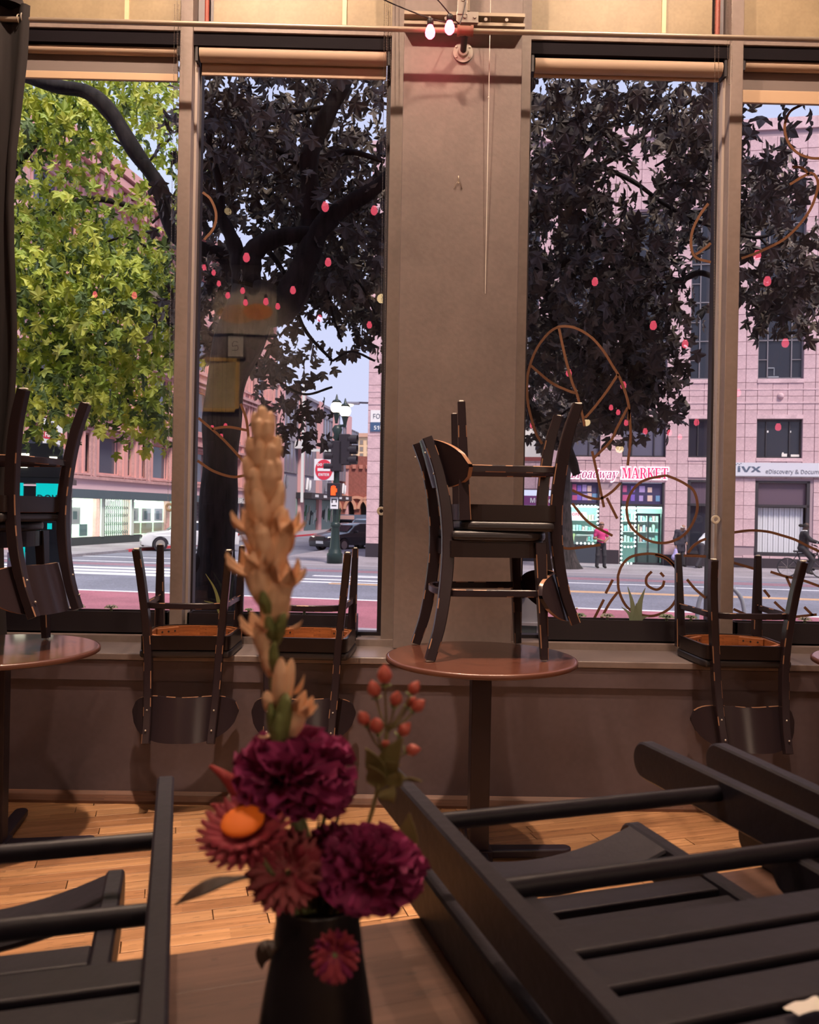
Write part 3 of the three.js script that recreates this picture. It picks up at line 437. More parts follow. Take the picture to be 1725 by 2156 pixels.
{ // tall tuberose spike
  const base = hold, pts = [[640, 1800], [596, 1600], [584, 1480], [574, 1380], [572, 1290], [567, 1180], [561, 1060], [556, 960], [552, 900]].map(([x, y]) => fl(x, y));
  const t = thing('tuberose_spike', 'tall spike of pale peach buds rising from the middle of the vase', 'flower', hold), L = (p) => p.clone().sub(hold);
  const path = [V(), ...pts.map(L)]; mesh('stem', tube(path, (u) => .006 - .003 * u, { n: 30 }), MF.stem, t);
  const bud = (x0, y0, x1, y1, w, dz = 0, name = 'bud', mat = MF.tub) => { // slim trumpet bud between two photograph points
    const a = L(fl(x0, y0)), b = L(fl(x1, y1, VD - dz)), mid = a.clone().lerp(b, .5).add(V((x1 - x0) * .12 * U1, 0, dz * .4)), cv = []; const q = new THREE.QuadraticBezierCurve3(a, mid, b); for (let i = 0; i <= 6; i++) cv.push(q.getPoint(i / 6));
    mesh(name, sweep(cv, (u) => { const r = w * U1 * (.32 + .68 * Math.pow(Math.sin(PI * Math.min(1, .1 + .9 * Math.pow(u, 1.15))), .8)) * (u > .96 ? .55 : 1); return circ(r, 12).map(([x, y], k) => [x * (1 + .1 * (k % 4 === 0)), y * (1 + .1 * (k % 4 === 0))]); }, { n: 16, crease: 1, side: [.2, .1, 1] }), mat, t);
  };
  const open = (x0, y0, x1, y1, w, tilt) => { // opened flower: tube and six pointed petals
    const a = L(fl(x0, y0)), b = L(fl(x1, y1, VD - .012)); const ax = b.clone().sub(a).normalize(), f = new THREE.Group(); f.name = 'blossom'; t.add(f);
    mesh('tube', tube([a, a.clone().lerp(b, .5).add(V((x1 - x0) * .1 * U1, 0, .004)), b], (u) => (.3 + .5 * u) * w * U1, { n: 8, sides: 10 }), MF.tub, f);
    const q = new THREE.Quaternion().setFromUnitVectors(V(0, 1, 0), ax);
    for (let k = 0; k < 6; k++) { const g = petalGeo(w * 2.1 * U1, w * .62 * U1, 1.1, .28 + .2 * ((k * 7) % 3) / 2); g.rotateX(.5 + tilt + .22 * (k % 2)).translate(0, 0, w * .25 * U1).rotateY(k * PI / 3 + .3).applyQuaternion(q).translate(b.x, b.y, b.z); mesh('petal', [g], MF.tub, f); }
  };
  // bunch of tight buds at the top
  for (const [x0, y0, x1, y1, w, dz] of [[553, 930, 552, 855, 17, .004], [556, 945, 535, 868, 15, -.002], [556, 950, 571, 866, 15, 0], [555, 965, 545, 880, 15, .012], [558, 965, 563, 885, 14, .014], [553, 1000, 524, 920, 18, 0], [560, 1000, 586, 918, 18, 0], [556, 1015, 548, 925, 17, .014], [560, 1020, 571, 932, 17, .014], [556, 1050, 518, 960, 20, .002], [563, 1050, 586, 965, 19, .004], [560, 1060, 566, 965, 21, .016], [558, 1075, 534, 985, 19, .016], [561, 1120, 522, 1010, 21, .006], [566, 1115, 590, 1010, 20, .004], [563, 1130, 541, 1030, 22, .018]]) bud(x0, y0, x1, y1, w, dz);
  for (const [x0, y0, x1, y1, w, dz] of [[568, 1190, 540, 1075, 22, .014], [567, 1160, 595, 1065, 19, .006], [568, 1230, 600, 1100, 22, .01], [570, 1290, 535, 1160, 24, .012], [572, 1200, 552, 1110, 20, .02]]) bud(x0, y0, x1, y1, w, dz);
  for (const [x0, y0, x1, y1, w, tl] of [[562, 1190, 528, 1110, 22, .25], [566, 1290, 528, 1200, 26, .35], [572, 1210, 600, 1120, 22, .2], [578, 1330, 600, 1230, 26, .1], [572, 1400, 545, 1330, 22, .25], [600, 1560, 632, 1500, 20, 0]]) open(x0, y0, x1, y1, w, tl);
  for (const [x0, y0, x1, y1, w, dz] of [[582, 1330, 582, 1215, 19, .012], [580, 1340, 605, 1225, 17, .01], [588, 1500, 592, 1385, 17, .014], [594, 1500, 615, 1388, 14, .01], [572, 1420, 560, 1340, 17, .01], [574, 1500, 562, 1455, 13, .012], [600, 1560, 640, 1490, 17, .008], [566, 1600, 537, 1580, 11, .01]]) bud(x0, y0, x1, y1, w, dz);
  for (const [x0, y0, x1, y1, w, dz] of [[572, 1300, 553, 1245, 13, .02], [578, 1350, 566, 1295, 13, .02], [580, 1355, 600, 1290, 13, .02], [577, 1420, 578, 1350, 11, .016], [590, 1570, 603, 1460, 19, .018], [582, 1560, 570, 1480, 12, .014], [586, 1590, 590, 1500, 15, .02]]) bud(x0, y0, x1, y1, w, dz, 'bract', MF.green);
  for (const [a, b, c, d] of [[552, 1135, 515, 1065, 0], [540, 1190, 506, 1120, 0], [602, 1170, 622, 1110, 0], [545, 1215, 500, 1190, 0], [548, 1325, 506, 1308, 0], [610, 1322, 636, 1306, 0], [618, 1460, 641, 1420, 0], [575, 1540, 545, 1550, 0], [585, 1590, 550, 1585]]) mesh('curled_petal', blade(L(fl(a, b)), L(fl(c, d, VD - .01)), .0022, V(.002, -.004, .002), 8), MF.tub, t);
}
function carnation(label, px, py, r, d, sd) {
  const c = fl(px, py, d), t = thing('carnation', label, 'flower', hold, 0, 'dark magenta carnations'), l = c.clone().sub(hold); let k = 0;
  mesh('stem', tube([V(), l.clone().multiplyScalar(.5).add(V(.004, .004, 0)), l.clone().add(V(0, -r * .4, -r * .1))], .0022, { n: 10, sides: 8 }), MF.stem, t);
  const N = 92; for (let i = 0; i < N; i++) { // ruffled petals packed over a dome
    const f = (i + .5) / N, th = Math.acos(1 - 1.72 * f), ph = i * 2.39996 + sd, dir = V(Math.sin(th) * Math.cos(ph), Math.cos(th), Math.sin(th) * Math.sin(ph));
    const g = petalGeo(r * (.72 + .25 * hash(i, sd)), r * .36, .5, .1 + .3 * hash(i, sd, 2), .34, 8, 5, hash(i, 9) * 6); g.rotateY(hash(i, sd, 4) * 6).applyQuaternion(new THREE.Quaternion().setFromUnitVectors(V(0, 1, 0), dir)).scale(1.12, .86, 1.05).translate(dir.x * r * .2 + l.x, dir.y * r * .16 + l.y, dir.z * r * .2 + l.z);
    mesh('petal', [g], MF.wine[(k++ * 7 + sd) % 3], t);
  }
}
carnation('higher magenta carnation at the foot of the pale flower spike', 622, 1636, .0385, .6, 1);
carnation('lower magenta carnation over the vase mouth, touching the folding chairs', 778, 1832, .0335, .585, 2);
function strawflower(label, px, py, r, d, dir, col, tip, disc, rows, dr = .48) {
  const c = fl(px, py, d), t = thing('strawflower', label, 'flower', hold), l = c.clone().sub(hold), q = new THREE.Quaternion().setFromUnitVectors(V(0, 1, 0), V(...dir).normalize()); 
  mesh('stem', tube([V(), l.clone().multiplyScalar(.6), l], .002, { n: 8, sides: 8 }), MF.stem, t);
  rows.forEach(([n, lean, len, w], j) => { for (let k = 0; k < n; k++) { const a = (k + .5 * j) / n * 2 * PI, g = petalGeo(r * len, r * w, 1.2, -.15 + .35 * (lean > 1), 0, 3, 4); g.rotateX(lean).translate(0, 0, r * .34 * (j / rows.length + .2)).rotateY(a).applyQuaternion(q).translate(l.x, l.y, l.z); mesh('bract', [g], (j + k) % 3 ? col : tip, t); } });
  if (disc) mesh('disc', [uvBox(new THREE.SphereGeometry(r * dr, 24, 12).scale(1, .3, 1).translate(0, r * .34, 0).applyQuaternion(q).translate(l.x, l.y, l.z))], disc, t);
}
strawflower('strawflower with a bright orange centre and pointed crimson bracts', 516, 1752, .029, .565, [-.12, .95, .36], MF.straw, MF.strawTip, MF.disc, [[22, 1.9, .95, .17], [22, 1.5, .98, .17], [20, 1.15, .85, .16], [18, .85, .6, .15]], .52);
strawflower('half closed pink strawflower below the orange-centred one', 606, 1835, .026, .58, [-.15, .5, .8], MF.pinkStraw, MF.straw, null, [[18, 1.5, 1, .22], [18, 1.0, 1, .22], [16, .6, .9, .22], [12, .3, .75, .2]]);
strawflower('small crimson strawflower hanging low against the dark vase', 706, 2010, .0155, .535, [.1, .2, .95], MF.straw, MF.wine[1], null, [[18, 1.6, 1, .2], [18, 1.15, 1, .2], [16, .75, .9, .2], [12, .35, .75, .2]]);
strawflower('dark crimson strawflower tucked in shade beside the lower carnation', 700, 1800, .02, .6, [-.3, .5, .8], MF.wine[1], MF.wine[0], null, [[18, 1.5, 1, .22], [16, 1.0, 1, .22], [14, .6, .9, .22]]);
{ // hypericum: red berries on a branched stem
  const t = thing('berry_stem', 'stem of small red berries with olive leaves beside the higher carnation', 'berries', hold), L = (x, y, d = .6) => fl(x, y, d).sub(hold), fork = L(800, 1640), f2 = L(815, 1540);
  mesh('stem', tube([V(), L(760, 1780), fork, f2], .0016, { n: 14, sides: 8 }), MF.olive, t);
  for (const [x, y, r, d] of [[788, 1452, 15, .6], [810, 1422, 17, .6], [834, 1472, 14, .59], [872, 1449, 13, .6], [865, 1478, 11, .605], [880, 1486, 14, .6], [766, 1513, 14, .59], [793, 1528, 16, .585], [851, 1536, 14, .6], [868, 1579, 13, .6], [812, 1566, 9, .6]]) {
    const c = L(x, y, d), from = y > 1500 ? fork.clone().lerp(f2, .55) : f2, up = c.clone().sub(from).normalize(), g = new THREE.Group(); g.name = 'sprig'; t.add(g);
    mesh('stalk', tube([from, from.clone().lerp(c, .55).add(V(0, -.003, 0)), c], .0009, { n: 8, sides: 6 }), MF.olive, g);
    const R = r * d / FPX, q = new THREE.Quaternion().setFromUnitVectors(V(0, 1, 0), up);
    mesh('berry', [uvBox(lathe([[0, -R], [R * .6, -R * .85], [R, -.1 * R], [R * .8, R * .6], [R * .35, R * 1.15], [0, R * 1.45]], 16).applyQuaternion(q).translate(c.x, c.y, c.z))], MF.berry, g);
    for (let k = 0; k < 3; k++) mesh('sepal', [petalGeo(R * .9, R * .4, 1, .2, 0, 2, 3).rotateX(1.9).rotateY(k * 2.1).applyQuaternion(q).translate(c.x - up.x * R, c.y - up.y * R, c.z - up.z * R)], MF.green, g);
  }
  for (const [a, b, c, d, w] of [[800, 1640, 770, 1575, .0085], [806, 1625, 850, 1555, .0085], [808, 1650, 888, 1645, .006], [800, 1660, 775, 1612, .009], [812, 1640, 842, 1610, .0105], [806, 1665, 830, 1690, .008]]) mesh('leaf', blade(L(a, b), L(c, d, .592), w, V(0, .006, .004), 10), MF.olive, t);
}
{ const L = (x, y, d = .6) => fl(x, y, d).sub(hold);
  let t = thing('broad_leaf', 'olive leaf standing behind the lower carnation over the chair rail', 'leaf', hold); mesh('stalk', tube([V(), L(800, 1900, .61), L(838, 1815, .61)], .0014, { n: 8, sides: 6 }), MF.olive, t); mesh('leaf', blade(L(836, 1830, .61), L(862, 1712, .61), .0118, V(.004, 0, .003), 12), MF.olive, t);
  t = thing('dark_leaf', 'long dark pointed leaf reaching sideways over the lit floor', 'leaf', hold); mesh('stalk', tube([V(), L(600, 1875, .6), L(535, 1847, .6)], .0013, { n: 8, sides: 6 }), MF.darkLeaf, t); mesh('leaf', blade(L(540, 1850), L(368, 1906, .585), .0088, V(.002, .0155, .006), 14), MF.darkLeaf, t);
  t = thing('drooping_leaf', 'dark leaf drooping down the side of the vase', 'leaf', hold); mesh('leaf', blade(V(-.02, .004, .01), L(552, 2040, .585), .009, V(-.012, .012, .006), 12), MF.darkLeaf, t);
  t = thing('celosia_tip', 'pointed red flower tip sticking out beside the higher carnation', 'flower', hold); mesh('stem', tube([V(), L(560, 1760), L(505, 1670)], .0016, { n: 8, sides: 6 }), MF.red, t); mesh('plume', tube([L(520, 1700), L(495, 1655), L(468, 1630), L(442, 1612)], (u) => .0085 * (1 - u) + .0012, { n: 10 }), MF.red, t); mesh('plume', tube([L(510, 1710), L(480, 1702), L(444, 1694)], (u) => .005 * (1 - u) + .001, { n: 8 }), MF.red, t);
  t = thing('filler_foliage', 'dusty green sprigs filling the gap between the flowers in the vase', 'foliage', hold); for (const [x, y] of [[690, 1690], [672, 1720], [650, 1750], [700, 1740], [720, 1700], [660, 1800], [720, 1870], [690, 1880]]) mesh('leaf', blade(V(0, -.01, -.004), L(x, y, .605), .006, V(rr(-.01, .01), .01, -.01), 8), rnd() > .4 ? MF.darkLeaf : MF.green, t);
}
// ---------- lamps, bulbs, pictures (their reflections show in the panes) ----------
function lampAt(name, label, p, I, r = .05, group) {
  const t = thing(name, label, 'lamp', p, 0, group);
  mesh('cord', [between(V(0, .12, 0), V(0, CEIL - p.y, 0), .004, .004, 8)], M.black, t);
  mesh('shade', [lathe([[.03, .14], [.05, .12], [.15, .03], [.17, .02], [.165, .02], [.05, .11], [.03, .13]], 32)], M.brass, t);
  mesh('bulb', [new THREE.SphereGeometry(r, 20, 14)], M.lampWarm, t);
  const l = new THREE.PointLight(new THREE.Color().setRGB(1, .725, .53), I); l.position.set(0, 0, 0); l.castShadow = true; l.shadow.radius = 2; t.add(l); return t;
}
lampAt('pendant_lamp', 'brass dish pendant hung high before the leafy window', V(-.9, 4.95, -2.45), LAMP * 1.0);
lampAt('pendant_lamp', 'brass dish pendant hung high before the market window', V(1.35, 4.95, -2.45), LAMP * .75);
lampAt('pendant_lamp', 'brass dish pendant above and behind the near table', V(-.25, 3.6, .95), LAMP * .16);
lampAt('pendant_lamp', 'dish pendant mirrored above the market sign', V(2.53, 2.55, 3.2), LAMP * .12);
lampAt('pendant_lamp', 'lower dish pendant mirrored just over the market sign', V(2.75, 2.12, 2.3), LAMP * .12);
function downSpot(label, p, q, I, ang) { const s = thing('unseen_spot_lamp', label, 'lamp', p), d = q.clone().sub(p).normalize(), h = new THREE.Group(); 
  mesh('can', [between(d.clone().multiplyScalar(-.16), d.clone().multiplyScalar(-.01), .055, .06, 20)], M.black, s); mesh('stem', [between(d.clone().multiplyScalar(-.15), V(0, CEIL - p.y, 0), .009, .009, 8)], M.black, s); mesh('lens', [between(d.clone().multiplyScalar(-.012), d.clone().multiplyScalar(-.004), .052, .052, 20)], glow('#ffd9a0', 3), s);
  const l = new THREE.SpotLight(new THREE.Color().setRGB(1, .725, .53), I, 0, ang, .7); l.castShadow = true; l.shadow.radius = 2.5; l.position.set(0, 0, 0); l.target.position.copy(d.clone().multiplyScalar(2)); s.add(l, l.target); }
downSpot('added unseen spot lamp brightening the floor before the pier', V(-.5, 4.9, -1.9), V(-.35, 0, -2.35), 120, .42);  // added lamp out of view, brightens the boards before the pier
downSpot('added unseen spot lamp brightening the floor by the end chair', V(1.1, 4.9, -1.9), V(1.1, 0, -2.5), 70, .36);  // second added fill lamp above the view, lifts the floor at this end
function bulbOn(t, p, r, k = 1) { // teardrop bulb with its black socket, hanging at p
  const b = mesh('bulb', [uvBox(lathe([[0, -1.35], [.5, -1.22], [.9, -.75], [1, -.2], [.9, .4], [.62, 1], [.5, 1.35], [0, 1.35]], 18).scale(r, r, r).translate(p.x, p.y, p.z))], M.bulbPink, t);
  mesh('socket', [uvBox(lathe([[0, 1.2], [.62, 1.2], [.66, 2.2], [.5, 2.5], [.2, 2.7], [0, 2.7]], 14).scale(r, r, r).translate(p.x, p.y, p.z))], M.black, t); return b;
}
{
  const t = thing('string_light', 'black cable with two glowing pink-white bulbs by the pipe tee', 'string light', [0, 0, 0]); const a = P(906, 67, 3.6), b = P(947, 58, 3.6), r = .0225;
  for (const p of [a, b]) { bulbOn(t, p, r); const l = new THREE.PointLight(0xff5a6a, .022); l.position.copy(p); l.castShadow = true; t.add(l); }
  const k = V(0, r * 2.6, 0), hub = P(968, 52, 3.66);
  mesh('cable', [tube([P(760, -30, 3.5), P(810, 0, 3.55), a.clone().add(k), hub], .0028, { n: 18, sides: 6 }), tube([P(880, -40, 3.5), P(922, 0, 3.55), b.clone().add(k), hub], .0028, { n: 18, sides: 6 }), tube([hub, P(978, 20, 3.7), P(985, -30, 3.7)], .0028, { n: 10, sides: 6 })], M.black, t);
}
{ // pink bulbs on drop cords through the room; the panes mirror them
  const list = [[685, 435, 14, 'pink bulb glow on the fork of the thick trunk, largest there'], [788, 443, 13, 'pink bulb glow high at the pier edge over the dark branches'], [519, 542, 13, 'pink bulb glow alone in the crotch of the thick trunk'], [691, 552, 12, 'pink bulb glow below the trunk fork toward the pier'], [617, 611, 11, 'pink bulb glow on the slanting trunk under the fork'], [480, 622, 9, 'pink bulb glow on the mirrored painting, toward the mullion'], [511, 612, 9, 'pink bulb glow highest of three on the mirrored painting'], [517, 637, 9, 'pink bulb glow lowest in the middle of the mirrored painting'], [560, 635, 10, 'pink bulb glow just off the mirrored painting, upper of two'], [585, 645, 9, 'pink bulb glow just off the mirrored painting, lower of two'], [430, 563, 8, 'pink bulb glow highest by the mullion at the trunk window'], [450, 574, 8, 'pink bulb glow second down by the mullion at the trunk window'], [461, 597, 8, 'pink bulb glow third down by the mullion at the trunk window'], [673, 670, 10, 'pink bulb glow on the leaf gap below the slanting trunk'], [778, 684, 10, 'pink bulb glow low at the pier edge over the street lamp'], [283, 622, 10, 'pink bulb glow deeper inside the bright green crown'], [200, 620, 9, 'pink bulb glow beside the curtain in the bright green crown'], [447, 900, 7, 'pink bulb glow first of three tiny ones under the gold frame'], [475, 896, 7, 'pink bulb glow second of three tiny ones under the gold frame'], [466, 918, 7, 'pink bulb glow lowest of three tiny ones under the gold frame'], [1253, 593, 12, 'pink bulb glow highest in the market window crown'], [1376, 685, 13, 'pink bulb glow on dark leaves above the onion drawing'], [1443, 724, 12, 'pink bulb glow beside the pink stones by the market window frame'], [1198, 785, 11, 'pink bulb glow on the middle spoke of the onion drawing'], [1313, 811, 11, 'pink bulb glow on the outer rim of the onion drawing'], [1121, 895, 9, 'pink bulb glow beside the pier, by the raised chair legs'], [1208, 866, 9, 'pink bulb glow on the tip of the raised chair leg'], [1287, 858, 8, 'pink bulb glow upper of a close pair within the onion drawing'], [1302, 868, 8, 'pink bulb glow lower of a close pair within the onion drawing'], [1319, 890, 9, 'pink bulb glow on the rim below the close pair'], [1359, 908, 9, 'pink bulb glow over the office window behind the crown tip'], [1410, 911, 9, 'pink bulb glow first of two on the pale stones over MARKET'], [1432, 920, 8, 'pink bulb glow second of two on the pale stones over MARKET'], [1467, 889, 10, 'pink bulb glow on the second-floor window next to the mullion'], [1595, 537, 14, 'pink bulb glow highest in the last window by the mullion'], [1616, 592, 14, 'pink bulb glow second down in the last window'], [1654, 722, 13, 'pink bulb glow on the tall window with a stored chair'], [1639, 899, 11, 'pink bulb glow on the office window with two paper squares'], [1554, 827, 11, 'pink bulb glow on the stone ledge close beside the last mullion']];
  for (const [x, y, w, label] of list) {
    const d = Math.min(11.6, Math.max(5.5, .047 * FPX / w)), v = P(x, y, d), p = V(v.x, v.y, 2 * ZG - v.z);
    const q = p.clone().applyMatrix4(camera.matrixWorldInverse), fx = 862 + FPX * q.x / -q.z, fy = 1078 - FPX * q.y / -q.z;
    if (q.z < -.05 && fx > -40 && fx < 1765 && fy > -60) continue;
    const t = thing('hanging_bulb', label, 'light bulb', p, 0, 'pink bulbs mirrored in the windows');
    bulbOn(t, V(), w * d / FPX / 1.75); mesh('cord', [between(V(0, .06, 0), V(0, CEIL - p.y, 0), .0022, .0022, 6)], M.black, t);
  }
}
{ // pictures on the back wall, placed so that the trunk window mirrors them
  const mir = (x, y) => { const v = P(x, y, 12.12); return [v.x, v.y]; };
  const fr = (label, x0, y0, x1, y1, b, mat, face) => { const [a, t] = mir(x0, y0), [c, d] = mir(x1, y1), w = c - a, h = t - d, o = thing('picture_frame', label, 'picture', [(a + c) / 2, (t + d) / 2, 4.18], PI); mesh('frame', [box(-w / 2, w / 2, h / 2 - b, h / 2, -.02, .03), box(-w / 2, w / 2, -h / 2, -h / 2 + b, -.02, .03), box(-w / 2, -w / 2 + b, -h / 2, h / 2, -.02, .03), box(w / 2 - b, w / 2, -h / 2, h / 2, -.02, .03)], mat, o); mesh('picture', [box(-w / 2 + b, w / 2 - b, -h / 2 + b, h / 2 - b, -.02, .008)], face, o); return [o, w, h]; };
  fr('gold framed picture mirrored in front of the thick trunk', 420, 752, 502, 868, .055, std([.75, .5, .16], .35, { metalness: .5 }), std([.62, .52, .34], .8, { map: rep(stoneT, .8) }));
  const [o, w, h] = fr('small black framed line drawing mirrored above the gold frame', 476, 702, 516, 755, .03, M.black, M.white);
  mesh('ink_line', [tube([V(-.03, .06, .011), V(.03, .07, .011), V(.05, .0, .011), V(-.02, .01, .011), V(-.03, -.05, .011), V(.05, -.06, .011)], .004, { n: 30, sides: 5 })], M.black, o);
  const [m, mw, mh] = fr('large loose painting of curving orange and grey shapes mirrored high on the trunk', 446, 553, 584, 706, .02, M.frameDark, std([.4, .36, .34], .8, { map: rep(stoneT, .6) }));
  for (const [x, y, rx, ry, c] of [[-.2, -.18, .22, .12, [.55, .2, .06]], [.1, -.22, .3, .14, [.5, .3, .16]], [-.12, .22, .12, .16, [.08, .07, .08]], [.22, .2, .14, .1, [.1, .09, .1]]]) mesh('painted_shape', [uvBox(cyl(1, 1, .004, 28).rotateX(PI / 2).scale(rx, ry, 1).translate(x, y, .011 + rnd() * .002))], std(c, .8), m);
  const l = new THREE.SpotLight(0xffdcb8, LAMP * 3.6, 0, .5, .6); l.position.set(-2.2, 4.9, 2.2); l.target.position.set(-2.4, 3.5, 4.2); l.castShadow = true; scene.add(l, l.target);
  const s = thing('unseen_spot_lamp', 'small spot lamp aimed at the pictures on the back wall', 'lamp', [-2.2, 5, 2.2]); mesh('can', [cyl(.05, .05, .14, 20).rotateX(.8)], M.black, s); mesh('stem', [between(V(0, .04, 0), V(0, .6, 0), .01, .01, 8)], M.black, s); mesh('lens', [cyl(.045, .045, .004, 20).translate(0, -.075, 0).rotateX(.8 + PI * 0)], glow('#ffd9a0', 3), s);
}
// ---------- planters with succulents on the sill ----------
function planter(label, x0, x1) { const t = thing('planter_box', label, 'planter', [(x0 + x1) / 2, SILL + .03, -3.935]), w = x1 - x0, h = .105; mesh('trough', [box(-w / 2, w / 2, 0, h, .038, .046), box(-w / 2, w / 2, 0, h, -.046, -.038), box(-w / 2, -w / 2 + .008, 0, h, -.046, .046), box(w / 2 - .008, w / 2, 0, h, -.046, .046), box(-w / 2, w / 2, 0, .008, -.046, .046)], M.black, t); mesh('soil', [box(-w / 2 + .008, w / 2 - .008, .008, h - .012, -.038, .038)], std([.05, .035, .028], .95), t); }
planter('long black planter trough beneath the bright leafy pane', -2.06, -1.095); planter('black planter trough below the trunk window, stopping short of the pier', -1.0, -.195); planter('black planter trough below the market window, holding the tall aloe', .69, 1.505); planter('black planter trough beside the last mullion, below the company sign', 1.61, 2.54);
const SUC = [std([.24, .3, .2], .6), std([.33, .32, .26], .6), std([.2, .25, .14], .6)];
function succulent(label, px, py, r, k) { const p = PZ(px, py, -3.935); p.y = SILL + .148; const t = thing('succulent', label, 'succulent', p); for (let j = 0; j < 3; j++) for (let i = 0; i < 8 - j; i++) { const g = petalGeo(r * (1 - j * .22), r * .3, 1.2, -.3, 0, 2, 3); g.rotateX(1.15 - j * .38).rotateY(i / (8 - j) * 2 * PI + j); mesh('leaf', [g], SUC[k % 3], t); } mesh('stem', [cyl(.006, .008, .03, 8).translate(0, -.014, 0)], SUC[2], t); }
succulent('pale rosette succulent in the trough nearest the table under the curtain', 162, 1284, .036, 1); succulent('flat rosette succulent in the trough beside the hanging chair legs', 234, 1288, .03, 1); succulent('small bushy succulent in the trough behind the pale flower spike', 641, 1285, .025, 2); succulent('bright green spiky succulent nearest the pier in the aloe trough', 1220, 1307, .032, 0); succulent('pinkish rosette succulent between the spiky one and the aloe', 1279, 1310, .032, 1); succulent('round bushy succulent just past the aloe', 1404, 1308, .036, 0); succulent('small succulent beneath the end chair beside the mullion', 1455, 1312, .028, 2); succulent('grey succulent at the trough end beyond the end chair', 1695, 1312, .03, 1); succulent('tiny succulent tuft between the two sill chairs', 524, 1290, .02, 2);
function aloe(label, base, leaves, mat) { const b = PZ(base[0], base[1], -3.935), t = thing('aloe', label, 'aloe plant', b); for (const [x, y, w, dz] of leaves) mesh('leaf', (() => { const e = PZ(x, y, -3.935 + dz).sub(b), m = e.clone().multiplyScalar(.5).add(V(e.x * -.1, .01, 0)); return sweep([V(e.x * .05, -.015, 0), m, e], (u) => { const q = w * (1 - u) + .0012; return [[q, .0], [q * .6, q * .3], [0, q * .42], [-q * .6, q * .3], [-q, 0], [-q * .6, -q * .05], [q * .6, -q * .05]].reverse(); }, { side: [1, 0, .1], n: 10, crease: .9 }); })(), mat, t); }
aloe('tall pointed aloe standing in the trough before the market window', [1338, 1318], [[1322, 1235, .022, .01], [1359, 1238, .03, .012], [1309, 1278, .018, -.01], [1367, 1297, .02, .01], [1340, 1270, .024, .02]], SUC[0]);
aloe('aloe with curved yellow-green leaves between the sill chair legs, against the trunk', [468, 1290], [[433, 1208, .012, .01], [484, 1206, .013, .012], [430, 1265, .008, -.01], [492, 1262, .01, .014], [470, 1235, .012, .02]], std([.33, .36, .14], .55));
// ---------- the street ----------
const GY = -.69, RY = -.8;
const quad = (a0, a1, b0, b1, y0, y1) => { const g = new THREE.BoxGeometry(a1 - a0, y1 - y0, b1 - b0); g.translate((a0 + a1) / 2, (y0 + y1) / 2, -(b0 + b1) / 2); g.rotateY(-ST); return uvBox(g); };
{ const g = struct('street'); mesh('road_surface', [quad(-120, 90, -40, 260, RY - .4, RY)], M.asphalt, g);
  const stripe = (a0, a1, b0, b1, m, n = 'lane_marking') => mesh(n, [quad(a0, a1, b0, b1, RY, RY + .006)], m, g);
  stripe(-120, 90, 27.55, 27.75, M.lineRed); stripe(-120, 90, 27.0, 27.2, M.lineRed); stripe(-6, 90, 25.5, 25.66, M.lineWhite); stripe(-6, 90, 22.5, 22.62, M.lineYellow); stripe(-6, 90, 22.78, 22.9, M.lineYellow);
  stripe(-120, 90, 18.55, 18.75, M.lineWhite); stripe(-120, 90, 13.5, 18.55, M.lineRed, 'bus_lane');
  for (const [b0, b1] of [[25.4, 26.0], [24.2, 24.9], [23.1, 23.8], [28.6, 28.8], [31.2, 31.4]]) stripe(-24, -8.5, b0, b1, M.lineWhite, 'crosswalk_stripe');
  for (const b of [31.5, 30.2, 29.3]) stripe(-7.2, -2.2, b - 6.5, b - 6.2, M.lineWhite, 'crosswalk_stripe');
  stripe(-10.6, -7.6, 33.2, 33.6, M.lineYellow, 'curb_ramp_pad');
}
{ const g = struct('sidewalk_far'); mesh('sidewalk_slab', [quad(-7.6 - 3.2, 90, 28.8, 34.6, RY, GY)], M.concrete, g); mesh('curb', [quad(-7.6 - 3.4, 90, 28.6, 28.8, RY, GY)], M.curb, g); mesh('side_walk', [quad(-10.8, -7.6, 34.6, 200, RY, GY)], M.concrete, g);
  const h = struct('sidewalk_side'); mesh('sidewalk_slab', [quad(-60, -18.8, 29, 34.6, RY, GY), quad(-22.8, -18.8, 34.6, 200, RY, GY)], M.concrete, h); mesh('red_curb', [quad(-18.95, -18.78, 35, 46.5, RY, GY + .012), quad(-18.95, -18.78, 56, 80, RY, GY + .012)], M.curbRed, h);
  const k = struct('sidewalk_near'); mesh('sidewalk_slab', [quad(-60, 60, -3, 13.3, RY, GY)], M.concrete, k); mesh('curb', [quad(-60, 60, 13.3, 13.5, RY, GY)], M.curb, k); }
const onStreet = (o, a, b, y = 0, turn = -ST) => { const p = S(a, b, y); o.position.copy(p); o.rotation.y = turn; return o; };
